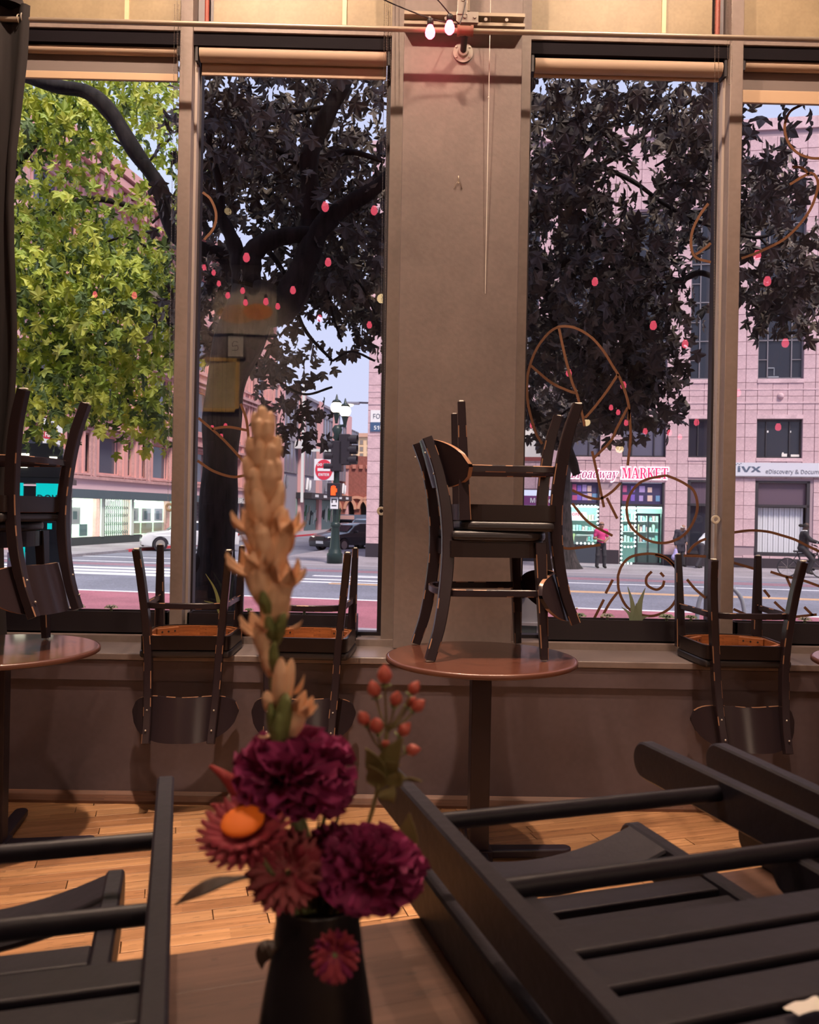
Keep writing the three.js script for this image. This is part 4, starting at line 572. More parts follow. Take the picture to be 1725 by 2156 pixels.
// ---------- market building: stone blocks, windows, shop fronts ----------
{
  const t = onStreet(thing('market_building', 'broad pinkish stone-block building across the avenue with the lit market at street level', 'building'), 0, 34.5);
  const cols = [-4.7, -2.1, .5, 3.1, 5.69, 8.3, 10.9, 13.5].map((a) => [a, a + 1.7]);
  const holes = [];
  cols.forEach(([a, b]) => { holes.push([a, b, 3.7, 5.24], [a, b, 6.85, 13.72]); });
  holes.push([1.02, 2.22, -.69, 2.64], [3.05, 4.78, -.69, 2.66], [5.69, 7.41, -.25, 2.79], [8.28, 10.33, -.2, 2.79], [10.9, 12.6, -.2, 2.79], [13.5, 15.2, -.2, 2.79], [-.95, .3, -.69, 2.3], [-4.7, -1.6, -.3, 2.3]);
  const s = 18, depth = .34;
  // wall with true openings
  const wall = new THREE.Shape([[-7.57, GY], [s, GY], [s, 17.1], [-7.57, 17.1]].map((p) => new THREE.Vector2(...p)));
  for (const [a, b, c, d] of holes) wall.holes.push(new THREE.Path([[a, Math.max(c, GY + .001)], [a, d], [b, d], [b, Math.max(c, GY + .001)]].map((p) => new THREE.Vector2(...p))));
  mesh('wall', [uvBox(extr(wall, depth).translate(0, 0, -depth))], M.joint, t);
  mesh('side_wall', [box(-7.57, -7.23, GY, 17.1, -40, -depth), box(-7.5, s, 17.0, 17.12, -40, 0)], M.stone, t);
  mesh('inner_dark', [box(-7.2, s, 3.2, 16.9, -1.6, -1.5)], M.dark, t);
  // blocks: proud of the wall, a joint apart; rows .575 m, columns follow the window bays
  const xs = []; for (let a = -7.57; a < s; a += .26) xs.push(a);
  const rows = []; for (let y = GY + .3; y < 17; y += .545) rows.push(y);
  const edges = []; { const e = new Set([-7.57]); cols.forEach(([a, b]) => { e.add(a - .003); e.add(a + .567); e.add(a + 1.133); e.add(b + .003); e.add(b + .45); }); [1.02, 2.22, 3.05, 4.78].forEach(() => 0); e.add(15.9); e.add(16.8); e.add(18); e.add(-6.1); e.add(-5.4); edges.push(...[...e].sort((x, y) => x - y)); }
  const proto = new Map(), rest = []; let n = 0;
  const cand = [];
  for (let r = 0; r + 1 < rows.length; r++) for (let c = 0; c + 1 < edges.length; c++) {
    let x0 = edges[c], x1 = edges[c + 1], y0 = rows[r], y1 = rows[r + 1]; let bad = false;
    for (const [a, b, p, q] of holes) { if (x1 > a + .01 && x0 < b - .01 && y1 > p + .01 && y0 < q - .01) { if (y0 < p - .12) y1 = Math.min(y1, p); else if (y1 > q + .12) y0 = Math.max(y0, q); else if (x0 < a - .15) x1 = Math.min(x1, a); else if (x1 > b + .15) x0 = Math.max(x0, b); else bad = true; } }
    if (bad || x1 - x0 < .1) continue; cand.push([x0, x1, y0, y1]);
  }
  const inView = ([x0, x1, y0, y1]) => { const p = S((x0 + x1) / 2, 34.5, (y0 + y1) / 2).applyMatrix4(camera.matrixWorldInverse), px = 862 + FPX * p.x / -p.z, py = 1078 - FPX * p.y / -p.z; return ((px > 1558 && px < 1760) ? 0 : (px > 1290 && px < 1510 && py > 560) ? 1 : (px > 1105 && px < 1290 && py > 800) ? 2 : (px > 765 && px < 815) ? 2 : 9) + hash(x0 * 50, y0 * 50) * .1 + (py < 160 ? 5 : 0); };
  cand.map((q) => [inView(q), q]).sort((a, b) => a[0] - b[0]).forEach(([k, [x0, x1, y0, y1]]) => {
    const w = +(x1 - x0 - .014).toFixed(2), h = +(y1 - y0 - .013).toFixed(2); if (w < .05 || h < .05) return; const key = w + '_' + h; if (!proto.has(key)) proto.set(key, rbox(w, h, .05, .008));
    if (n < 298) { const m = new THREE.Mesh(proto.get(key), n % 3 ? M.stone : M.stone2); m.name = 'stone_block'; m.position.set((x0 + x1) / 2, (y0 + y1) / 2, .012 + rr(-.004, .004)); m.castShadow = m.receiveShadow = true; t.add(m); n++; }
    else rest.push(proto.get(key).clone().translate((x0 + x1) / 2, (y0 + y1) / 2, .012));
  });
  mesh('stone_courses', rest, M.stone, t).userData.kind = 'stuff';
  mesh('parapet', [box(-7.6, s, 16.75, 17.2, -.3, .09)], M.stone2, t);
  mesh('ledge', [box(-7.57, s, 5.86, 5.93, 0, .06), box(-7.57, s, 6.4, 6.45, 0, .05)], M.stone2, t);
  mesh('plinth', [box(2.24, 3.03, GY, -.12, 0, .05), box(4.8, 5.67, GY, -.25, 0, .05), box(5.67, 10.4, GY, -.3, 0, .07), box(10.4, s, GY, -.25, 0, .06), box(-7.57, -4.7, GY, -.1, 0, .06)], M.plinth, t);
  for (const [a] of cols) mesh('vent_boss', [uvBox(new THREE.SphereGeometry(.13, 12, 8, 0, 2 * PI, 0, PI / 2).rotateX(PI / 2).translate(a + .86, 6.15, .04))], M.stone, t);
  cols.forEach(([a, b], i) => {
    { const w = mesh('window', [box(a, a + .05, 3.7, 5.24, -.2, -.1), box(b - .05, b, 3.7, 5.24, -.2, -.1), box(a, b, 3.7, 3.76, -.2, -.1), box(a, b, 5.16, 5.24, -.2, -.1), box(a + .36, a + .4, 3.7, 5.24, -.2, -.1), box(b - .46, b - .42, 3.7, 5.24, -.2, -.1)], M.frameDark, t); mesh('pane', [box(a, b, 3.7, 5.24, -.17, -.16)], i === 3 || i === 2 ? std([.12, .12, .17], .12) : M.darkGlass, w); }
    { const g = []; for (const x of [a, a + .36, b - .44, b - .04]) g.push(box(x, x + .04, 6.85, 13.72, -.2, -.1)); for (let y = 6.85; y < 13.8; y += y < 8 ? .76 : .78) g.push(box(a, a + .38, y, y + .03, -.2, -.1), box(b - .42, b, y, y + .03, -.2, -.1)); for (const y of [6.87, 8.38, 9.95, 11.5, 13.66]) g.push(box(a, b, y, y + .04, -.2, -.1)); const w = mesh('window', g, M.frameGrey, t); mesh('pane', [box(a, b, 6.85, 13.72, -.17, -.16)], M.darkGlass, w); }
    mesh('sill', [box(a - .02, b + .02, 6.68, 6.83, 0, .07), box(a - .02, b + .02, 3.56, 3.68, 0, .06), box(a - .02, b + .02, 5.26, 5.42, 0, .05)], M.stone2, t);
  });
  for (const a of [8.75, 9.6]) mesh('window_paper', [box(a - .03, a + .03, 4.72, 4.8, -.158, -.15)], M.white, t);
  // chair and clutter seen behind the tall window and the office window
  mesh('stored_chair', [box(8.7, 8.95, 7.28, 7.32, -.158, -.12), box(8.93, 8.96, 7.0, 7.3, -.158, -.14), box(8.66, 8.7, 6.95, 7.25, -.158, -.14), box(8.72, 9.12, 6.92, 6.97, -.158, -.12)], std([.25, .27, .3], .5), t);
  mesh('window_clutter', [box(9.28, 9.48, 3.76, 3.88, -.158, -.1), box(9.3, 9.36, 3.88, 3.93, -.158, -.12), box(9.62, 9.94, 3.76, 3.85, -.158, -.1)], M.paper, t);
  // plain ground-floor windows with blinds
  for (const [a, b, bl] of [[8.28, 10.33, 1], [5.69, 7.41, 0], [10.9, 12.6, 0], [13.5, 15.2, 0]]) {
    const w = mesh('shop_window', [box(a, a + .12, -.2, 2.79, -.2, .02), box(b - .12, b, -.2, 2.79, -.2, .02), box(a, b, -.2, -.08, -.2, .02), box(a, b, 1.74, 1.84, -.2, .02), box(a, b, 2.7, 2.79, -.2, .02)], M.frameDark, t);
    mesh('transom', [box(a, b, 1.84, 2.7, -.15, -.12)], std([.11, .07, .1], .5), w);
    if (bl) { for (let k = 0; k < 17; k++) mesh('blind_slat', [box(a + .16 + k * .101, a + .16 + k * .101 + .09, -.06, 1.72, -.2 - .02 * (k % 2), -.19 - .02 * (k % 2))], std([.62, .62, .66], .7), w); } else mesh('pane', [box(a, b, -.1, 1.76, -.17, -.16)], M.darkGlass, w);
  }
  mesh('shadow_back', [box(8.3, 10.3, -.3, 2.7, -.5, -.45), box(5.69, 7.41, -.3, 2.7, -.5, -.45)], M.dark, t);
  // market shop: two recessed lit fronts
  const shelfC = [[.7, .75, .72], [.5, .62, .75], [.75, .7, .35], [.3, .6, .55], [.75, .4, .4], [.6, .75, .6]].map((c) => std(c, .6));
  for (const [a, b, y0] of [[1.02, 2.22, .0], [3.05, 4.78, -.69]]) {
    mesh('shop_interior', [box(a - .3, b + .3, -.72, 1.75, -2.3, -2.2), box(a - .32, a - .3, -.72, 1.75, -2.2, -.34), box(b + .3, b + .32, -.72, 1.75, -2.2, -.34), box(a - .3, b + .3, 1.7, 1.75, -2.2, -.34), box(a - .3, b + .3, -.72, -.69, -2.2, -.34)], std([.5, .62, .6], .7), t);
    mesh('ceiling_tube', [box(a, b, 1.62, 1.66, -1.2, -1.1), box(a, b, 1.62, 1.66, -.7, -.62)], glow('#dffff4', 14), t);
    const l = new THREE.PointLight(0xd2fff0, 9); l.position.set((a + b) / 2, 1.5, -.9); l.castShadow = true; t.add(l);
    for (const y of [.15, .6, 1.05]) { mesh('shelf', [box(a - .1, b + .1, y, y + .03, -2.18, -1.7)], M.white, t); for (let x = a - .05; x < b; x += .13) mesh('goods', [box(x, x + .1, y + .03, y + rr(.16, .34), -2.1, -1.75)], shelfC[Math.floor(rnd() * 6)], t); }
    mesh('header_display', [box(a, b, 1.78, 2.64, -.14, -.1)], std([.06, .05, .12], .3), t);
    for (let k = 0; k < 9; k++) { const x = a + .1 + ((b - a - .35) / 4.2) * (k % 5), y = 1.9 + .36 * Math.floor(k / 5); mesh('poster', [box(x, x + rr(.14, .24), y, y + rr(.2, .3), -.099, -.09)], std([[.5, .1, .25], [.2, .12, .5], [.4, .3, .6], [.7, .5, .45], [.15, .3, .5]][k % 5], .5), t); }
    mesh('front_frame', [box(a, a + .07, y0, 2.66, -.2, 0), box(b - .07, b, y0, 2.66, -.2, 0), box(a, b, 1.68, 1.78, -.2, 0), box(a, b, y0, y0 + .08, -.2, 0)], M.frameDark, t);
  }
  mesh('shop_pane', [box(1.05, 2.2, .05, 1.7, -.13, -.12)], M.glass, t);
  mesh('stall_riser', [box(1.02, 2.22, GY, .04, -.12, -.02)], std([.05, .06, .08], .4), t);
  mesh('service_ledge', [box(1.3, 1.95, .42, .47, -.6, -.16), box(1.25, 1.75, .05, .4, -.6, -.5)], std([.6, .66, .6], .5), t);
  mesh('open_sign', [box(1.06, 1.72, 1.05, 1.42, -.11, -.08)], glow('#eafcff', 1.6), t); { const s = text('OPEN', .12, .012); s.translate(1.12, 1.25, -.08); mesh('sign_text', [s], glow('#ff2040', 2), t); }
  { const d = mesh('door', [box(3.72, 3.8, -.69, 1.4, -.25, -.2), box(4.6, 4.68, -.69, 1.4, -.25, -.2), box(4.16, 4.24, -.69, 1.4, -.25, -.2), box(3.72, 4.68, 1.3, 1.4, -.25, -.2), box(3.72, 4.68, -.69, -.3, -.25, -.2)], std([.05, .08, .08], .4), t); mesh('pane', [box(3.8, 4.6, -.3, 1.3, -.23, -.22)], M.glass, d); mesh('handle', [box(4.14, 4.16, .1, .5, -.2, -.17)], M.steel, d); }
  // rows of marquee bulbs
  const mb = (x, y) => mesh('marquee_bulb', new THREE.SphereGeometry(.042, 10, 7), glowMarquee, t).position.set(x, y, .03);
  const glowMarquee = glow('#e6fff2', 5);
  for (let k = 0; k < 9; k++) { mb(2.16, .3 + k * .165); if (k < 8) mb(1.08 + k * .14, 1.66); }
  for (let k = 0; k < 14; k++) { mb(3.13, -.62 + k * .17); if (k > 3) mb(3.66, -.62 + k * .17); } for (let k = 1; k < 4; k++) { mb(3.13 + k * .133, 1.6); mb(3.13 + k * .133, .02); mb(3.13 + k * .133, -.65); }
  for (let k = 0; k < 5; k++) mb(1.35 + k * .16, .12);
  mesh('door_pier', [box(3.68, 3.72, -.69, 1.7, -.2, 0)], M.frameDark, t);
  // left shop under the purple fascia
  mesh('fascia', [box(-1.2, .35, 1.65, 2.05, .0, .12)], std([.22, .05, .2], .5), t); { const s = text('Mobile', .2, .02); s.translate(-.62, 1.76, .12); mesh('fascia_text', [s], M.white, t); }
  mesh('shop_window', [box(-.95, .3, .7, 1.55, -.2, -.15)], glow('#d8a8ea', 1.1), t); mesh('lower_panel', [box(-.95, .3, -.69, .7, -.2, -.12)], M.dark, t);
  mesh('shop_window', [box(-4.7, -1.6, -.3, 2.3, -.2, -.16)], M.darkGlass, t);
}
const onWall = (name, label, cat) => onStreet(thing(name, label, cat), 0, 34.5);
{
  const t = onWall('market_sign', 'glowing pink and white market lettering above the lit shop fronts', 'sign'), wht = glow('#ffe6f2', 2.2), pk = glow('#ff2a66', 1.7);
  const italic = (g) => g.applyMatrix4(new THREE.Matrix4().set(1, .28, 0, 0, 0, 1, 0, 0, 0, 0, 1, 0, 0, 0, 0, 1));
  const fit = (g, x0, x1, y0, y1) => { g.computeBoundingBox(); const b = g.boundingBox; return g.translate(-b.min.x, -b.min.y, 0).scale((x1 - x0) / (b.max.x - b.min.x), (y1 - y0) / (b.max.y - b.min.y), 1).translate(x0, y0, 0); };
  mesh('letter_outline', [fit(italic(text('Broadway', .4, .04, 'serif_bold', .03)), .98, 2.98, 2.64, 3.22).translate(0, 0, .05)], wht, t); mesh('letter_face', [fit(italic(text('Broadway', .4, .03, 'serif_bold')), 1.02, 2.94, 2.69, 3.18).translate(0, 0, .11)], std([.5, .07, .2], .5), t);
  mesh('letter_outline', [fit(text('MARKET', .4, .04, 'serif_bold', .03), 3.03, 4.95, 2.76, 3.3).translate(0, 0, .05)], wht, t); mesh('letter_face', [fit(text('MARKET', .4, .03, 'serif_bold'), 3.08, 4.9, 2.81, 3.25).translate(0, 0, .11)], pk, t);
  mesh('raceway', [box(.98, 4.95, 2.86, 2.92, .042, .06)], M.stone, t);
  const u = onWall('company_sign', 'long pale sign board with dark logo lettering over the blinds window', 'sign'); mesh('board', [box(7.15, 13, 2.97, 3.5, .075, .12)], std([.62, .62, .68], .5), u); mesh('board_trim', [box(7.15, 13, 2.93, 2.97, .075, .14)], M.frameGrey, u);
  mesh('logo_text', [fit(text('JiVX', .34, .01), 7.28, 8.45, 3.07, 3.36).translate(0, 0, .125)], std([.09, .12, .18], .5), u); mesh('small_text', [text('eDiscovery & Document', .155, .01, 'sans_regular').translate(8.62, 3.08, .125)], std([.25, .25, .28], .5), u);
  for (const [x, y] of [[7.5, 3.4], [7.56, 3.44], [7.62, 3.41], [7.68, 3.45]]) mesh('logo_dot', [box(x, x + .03, y, y + .03, .12, .13)], std([.09, .12, .18], .5), u);
  const v = onWall('lease_banner', 'white and blue leasing banner high on the corner of the stone building', 'banner'); mesh('banner_sheet', [box(-7.45, -5.9, 5.1, 5.62, .05, .07)], M.white, v); mesh('blue_band', [box(-7.45, -5.9, 4.7, 5.1, .05, .075)], std([.05, .1, .2], .5), v); mesh('banner_text', [text('FOR LEASE', .2, .01, 'sans_regular').translate(-7.36, 5.26, .07)], std([.08, .09, .14], .5), v); mesh('banner_number', [text('510.763', .17, .01).translate(-7.3, 4.78, .075)], M.white, v);
  const w = onWall('mirrored_poster', 'mirrored white poster with a black coffee grinder, built as a sheet beside the tall chair leg', 'poster'); mesh('sheet', [box(-.98, .02, 3.62, 4.95, .075, .09)], M.paper, w); mesh('grinder', [lathe([[0, 0], [.13, 0], [.13, .12], [.1, .16], [.11, .42], [.15, .62], [.16, .66], [0, .66]], 18).scale(1, 1, .15).translate(-.3, 3.95, .1)], M.black, w); mesh('cup', [lathe([[0, 0], [.07, .02], [.11, .14], [.12, .16], [0, .16]], 14).scale(1, 1, .15).translate(-.72, 4.4, .1)], std([.16, .1, .08], .6), w); mesh('red_strip', [box(-.98, .02, 3.5, 3.66, .075, .092)], std([.25, .05, .05], .6), w);  // reflection in the glass built as a solid sheet on the facade
}
// ---------- terracotta building along the side street ----------
function sideGroup(name, label) { const t = thing(name, label, 'building', S(-22.7, 0), 80 * PI / 180); return t; }   // local x runs away along the side street, z towards it
{
  const t = sideGroup('terracotta_building', 'long pink terracotta building with grouped windows above a mint-lit shop front'), b0 = 32.3, b1 = 66.8, H = 19;
  const bays = []; for (let k = -2; k < 5; k++) { const s = 38.95 + 5.85 * k; for (const [o, w] of [[0, 2.4], [2.95, .8], [4.55, .8]]) { const x = s + o; if (x > b0 + .4 && x + w < b1 - .3) bays.push([x, x + w]); } }
  const floors = [[2.95, 4.95], [6.3, 9.0], [10.4, 12.9], [14.2, 16.6]], holes = [];
  for (const [a, b] of bays) for (const [c, d] of floors) holes.push([a, b, c, d]);
  const fronts = [[33, 35.6], [36, 39.2], [39.6, 42.3], [42.7, 47.2], [48, 53], [53.6, 58.2], [59, 65]];
  const wall = shape2([[b0, GY], [b1, GY], [b1, H], [b0, H]]);
  for (const [a, b, c, d] of [...holes, ...fronts.map(([a, b]) => [a, b, -.3, 1.65])]) wall.holes.push(new THREE.Path([[a, c], [a, d], [b, d], [b, c]].map((p) => new THREE.Vector2(...p))));
  mesh('wall', [uvBox(extr(wall, .4).translate(0, 0, -.4))], M.terra, t);
  mesh('end_wall', [box(b0, b0 + .4, GY, H, -30, -.4), box(b1 - .4, b1, GY, H, -30, -.4), box(b0, b1, H - .3, H, -30, 0)], M.terra, t);
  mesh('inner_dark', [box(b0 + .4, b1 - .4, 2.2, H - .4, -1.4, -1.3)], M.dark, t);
  for (const [a, b, c, d] of holes) { const wide = b - a > 1.5, w = mesh('window', [box(a, a + .07, c, d, -.3, -.18), box(b - .07, b, c, d, -.3, -.18), box(a, b, c, c + .07, -.3, -.18), box(a, b, d - .07, d, -.3, -.18), ...(wide ? [box(a + .28, a + .34, c, d, -.3, -.2), box(b - .34, b - .28, c, d, -.3, -.2)] : [])], M.terra2, t); mesh('pane', [box(a, b, c, d, -.27, -.26)], wide ? std([.09, .095, .13], .1) : M.darkGlass, w); }
  for (const [a, b] of bays) { for (const x of [a - .2, b + .06]) mesh('pilaster', [box(x, x + .14, 2.75, H - 2, 0, .1)], M.terra2, t); }
  for (let k = -1; k < 5; k++) { const x = 38.95 + 5.85 * k - .62; mesh('pier_strip', [box(x, x + .2, 2.75, H - 2, 0, .18), box(x - .26, x - .1, 2.75, H - 2, 0, .12)], M.terra, t); }
  for (const [y, h, d] of [[2.62, .16, .2], [2.82, .08, .12], [5.1, .1, .14], [5.3, .16, .26], [5.95, .14, .14], [9.2, .14, .2], [9.5, .2, .3], [10.1, .14, .14], [13.1, .14, .2], [13.4, .18, .26], [17, .3, .3], [17.4, .3, .5], [17.9, .4, .8], [18.5, .5, .9]]) mesh('cornice', [box(b0, b1 + .1, y, y + h, -.05, d)], y > 16 ? M.terra2 : M.terra, t);
  for (let x = b0; x < b1; x += .9) mesh('bracket', [box(x, x + .3, 17.1, 17.85, 0, .6)], M.terra2, t);
  mesh('smooth_band', [box(b0, b1, 2.08, 2.64, 0, .08)], M.terraPale, t);
  mesh('awning_band', [box(b0, b1, 1.66, 2.1, 0, .3)], std([.09, .12, .14], .6), t); mesh('base_band', [box(b0, b1, GY, -.28, 0, .06)], std([.05, .06, .06], .6), t);
  const mint = std([.7, .78, .7], .7);
  fronts.forEach(([a, b], i) => {
    const lit = i < 4;
    mesh('shop_interior', [box(a - .1, b + .1, GY, 1.7, -3.1, -3), box(a - .14, a - .04, GY, 1.7, -3, -.4), box(b + .04, b + .14, GY, 1.7, -3, -.4), box(a - .1, b + .1, 1.66, 1.7, -3, -.4), box(a - .1, b + .1, GY, GY + .03, -3, -.4)], lit ? mint : M.dark, t);
    if (lit) { mesh('ceiling_tube', [box(a + .2, b - .2, 1.58, 1.62, -1.6, -1.4), box(a + .2, b - .2, 1.58, 1.62, -.9, -.75)], glow('#eafff0', 9), t); const l = new THREE.PointLight(0xe6ffe9, 22); l.position.set((a + b) / 2, 1.35, -1.1); l.castShadow = true; t.add(l);
      const poster = (x, w, y, h) => mesh('poster', [box(x, x + w, y, y + h, -.36, -.33)], M.white, t); const panel = (x, w, y, h) => mesh('window_panel', [box(x, x + w, y, y + h, -.355, -.32)], std([.2, .34, .33], .6), t);
      if (i === 1 || i === 0) { poster(a + 1.15, .8, .35, .85); panel(a + 1.9, .7, -.25, .6); panel(a + 1.3, .35, .6, .4); }
      if (i === 3) { for (const k of [0, 1, 2]) { poster(a + .15 + k * 1.5, 1.1, .45, .75); panel(a + .4 + k * 1.5, .4, .55, .5); mesh('poster', [box(a + .1 + k * 1.5, a + 1.45 + k * 1.5, -.26, .36, -.36, -.33)], std([.62, .66, .45], .7), t); } }
      if (i === 2) { for (let k = 0; k < 13; k++) mesh('gate_bar', [box(a + .08 + k * .2, a + .12 + k * .2, -.3, 1.65, -.02, .02)], std([.12, .15, .15], .5), t); for (let k = 0; k < 12; k++) for (const y of [0, .45, .9, 1.3]) mesh('gate_link', [between(V(a + .1 + k * .2, y, .03), V(a + .3 + k * .2, y - .18, .03), .016, .016, 5), between(V(a + .1 + k * .2, y - .18, .03), V(a + .3 + k * .2, y, .03), .016, .016, 5)], std([.12, .15, .15], .5), t); }
      else mesh('shop_pane', [box(a, b, -.3, 1.65, -.2, -.19)], M.glass, t); }
    else { mesh('roll_door', [box(a, b, -.3, 1.65, -.3, -.2)], std([.1, .09, .1], .7), t); for (let y = -.2; y < 1.6; y += .22) mesh('door_rib', [box(a, b, y, y + .03, -.2, -.17)], M.frameGrey, t); }
    mesh('front_post', [box(b + .02, b + .3, -.3, 1.66, -.1, .1)], lit ? std([.6, .68, .6], .6) : M.frameGrey, t);
  });
  mesh('garage_text', [text('PARKING GARAGE', .42, .02, 'sans_bold').translate(54.2, 1.68, .31)], M.white, t);
  const s = thing('lease_sign', 'white and red leasing sign fixed to the pink facade behind the kiosk', 'sign', t.position, 80 * PI / 180), pl = PA(98, 930, -22.7), X = pl[0]; mesh('board', [box(X - .7, X + .75, 3.95, 5.2, .27, .33)], M.white, s); mesh('red_band', [box(X - .7, X + .75, 4.3, 4.65, .27, .34)], M.signRed, s); mesh('sign_text', [text('TOP', .22, .012).translate(X - .55, 4.86, .33), text('LEASING', .12, .012, 'sans_regular').translate(X - .5, 4.08, .33)], std([.1, .12, .3], .5), s); mesh('sign_text', [text('FOR LEASE', .2, .012).translate(X - .66, 4.38, .34)], M.white, s);
}
{ // grey building with pink pilasters, then a low awning front
  const t = sideGroup('grey_building', 'grey walled building with pink pilasters farther along the side street'), b0 = 67, b1 = 89;
  mesh('wall', [box(b0, b1, GY, 11.9, -20, 0)], M.greyWall, t); for (let k = 0; k < 5; k++) mesh('pilaster', [box(b0 + .2 + k * 6.2, b0 + 1.3 + k * 6.2, GY, 12.2, 0, .35)], M.pinkWall, t);
  mesh('coping', [box(b0, b1, 11.9, 12.15, -20, .2)], M.greyWall, t);
  for (let k = 0; k < 5; k++) for (const [y0, y1] of [[4.6, 7.6], [8.6, 10.9]]) { const x = b0 + 1.6 + k * 6.2, w = mesh('window', [box(x, x + 4.4, y0, y0 + .12, 0, .1), box(x, x + 4.4, y1 - .12, y1, 0, .1), ...[0, 1.1, 2.2, 3.3, 4.3].map((o) => box(x + o, x + o + .1, y0, y1, 0, .1))], M.frameGrey, t); mesh('pane', [box(x, x + 4.4, y0, y1, 0, .03)], std([.2, .2, .26], .15), w); }
  mesh('awning', [box(b0 + 6, b0 + 22, 2.35, 2.9, 0, 1.5)], M.frameDark, t); for (let k = 0; k < 5; k++) mesh('awning_mark', [box(b0 + 7.2 + k * 3, b0 + 8.3 + k * 3, 2.5, 2.75, 1.5, 1.53)], M.signWhite, t);
  mesh('painted_wall', [box(b0 + 6, b0 + 22, GY, 2.3, 0, .06)], std([.22, .3, .28], .8), t); for (let k = 0; k < 14; k++) { const x = b0 + 7 + k * 1.1; mesh('graffiti', [tube([V(x, rr(-.2, .6), .1), V(x + .4, rr(.8, 1.8), .1), V(x + .7, rr(-.1, .9), .1), V(x + 1, rr(.6, 1.8), .1)], .07, { n: 14, sides: 5 })], std([[.6, .65, .62], [.08, .2, .1], [.5, .45, .4], [.05, .06, .06]][k % 4], .8), t); }
  for (let k = 0; k < 4; k++) { const x = b0 + 1 + k * 7; mesh('graffiti', [tube([V(x, 3.2, .4), V(x + .5, 4.4, .4), V(x + .9, 3.1, .4), V(x + 1.3, 4.2, .4), V(x + 1.2, 3.4, .4)], .1, { n: 16, sides: 5 })], k % 2 ? M.signWhite : std([.2, .2, .24], .8), t); }
  mesh('air_conditioner', [box(b0 + 5.2, b0 + 6.1, 6.9, 7.6, 0, .6)], M.signWhite, t);
}
{ // brick arcade at the end of the side street
  const z = 92, t = onStreet(thing('brick_arcade', 'red brick building with round arches at the end of the side street', 'building'), 0, z), p = (x, y) => PB(x, y, z), [x0, yt] = p(690, 970), [x1] = p(800, 985);
  const sh = shape2([[x0 - 4, GY], [x1 + 6, GY], [x1 + 6, yt + .2], [x0 + 3, yt + .6], [x0 - 4, yt + 1.5]]), ar = [];
  for (const [px, w] of [[722, 1.35], [751, 1.2], [780, 1.2], [692, 1.3]]) { const [a, y] = p(px, 1072); ar.push([a, w, y]); const h = new THREE.Path(); h.moveTo(a - w, y - 1); h.lineTo(a - w, y); h.absarc(a, y, w, PI, 0, true); h.lineTo(a + w, y - 1); h.closePath(); sh.holes.push(h); }
  mesh('wall', [uvBox(extr(sh, 1, 0, 1, 12).translate(0, 0, -1))], M.brick, t);
  for (const [a, w, y] of ar) { const s = new THREE.Shape(); s.absarc(a, y, w + .32, 0, PI); s.absarc(a, y, w, PI, 0, true); mesh('arch_ring', [uvBox(extr(s, .25, 0, 1, 14))], std([.6, .3, .2], .8), t); mesh('arch_pane', [box(a - w, a + w, y - 1, y + w, -.7, -.66)], M.darkGlass, t); }
  const [, sy] = p(750, 1090); mesh('shop_band', [box(x0 - 4, x1 + 6, sy - .3, sy + .35, 0, .5)], std([.1, .13, .2], .6), t); mesh('band_sign', [box(x0 + 1, x0 + 3.4, sy - .2, sy + .25, .5, .56)], std([.5, .3, .28], .6), t);
  mesh('dark_front', [box(x0 - 4, x1 + 6, GY, sy - .3, 0, .1)], M.dark, t); for (let k = 0; k < 6; k++) mesh('front_post', [box(x0 - 3.5 + k * 2.2, x0 - 3.2 + k * 2.2, GY, sy - .3, .1, .25)], std([.3, .14, .12], .8), t);
  for (let k = 0; k < 12; k++) mesh('dentil', [box(x0 - 1 + k * .8, x0 - .6 + k * .8, yt - .9, yt - .45, 0, .2)], std([.5, .2, .15], .8), t);
}
{ const z = 170, t = onStreet(thing('hotel_tower', 'pale yellow tower block with rows of windows in the far distance', 'building'), 0, z), [x0, yt] = PB(708, 920, z), [x1] = PB(800, 920, z); mesh('wall', [box(x0, x1, GY, yt, -12, 0)], M.hotel, t); mesh('cornice', [box(x0 - .2, x1, yt, yt + .8, -12, .4)], std([.6, .35, .25], .8), t);
  for (let r = 0; r < 6; r++) for (let c = 0; c < 6; c++) { const [wx, wy] = PB(716 + c * 15.2, 931 + r * 14, z), m = mesh('window', [box(wx - .42, wx + .42, wy - .5, wy + .5, -.05, .08)], std([.5, .34, .2], .8), t); mesh('pane', [box(wx - .34, wx + .34, wy - .42, wy + .42, .08, .1)], std([.25, .2, .17], .4), m); } }
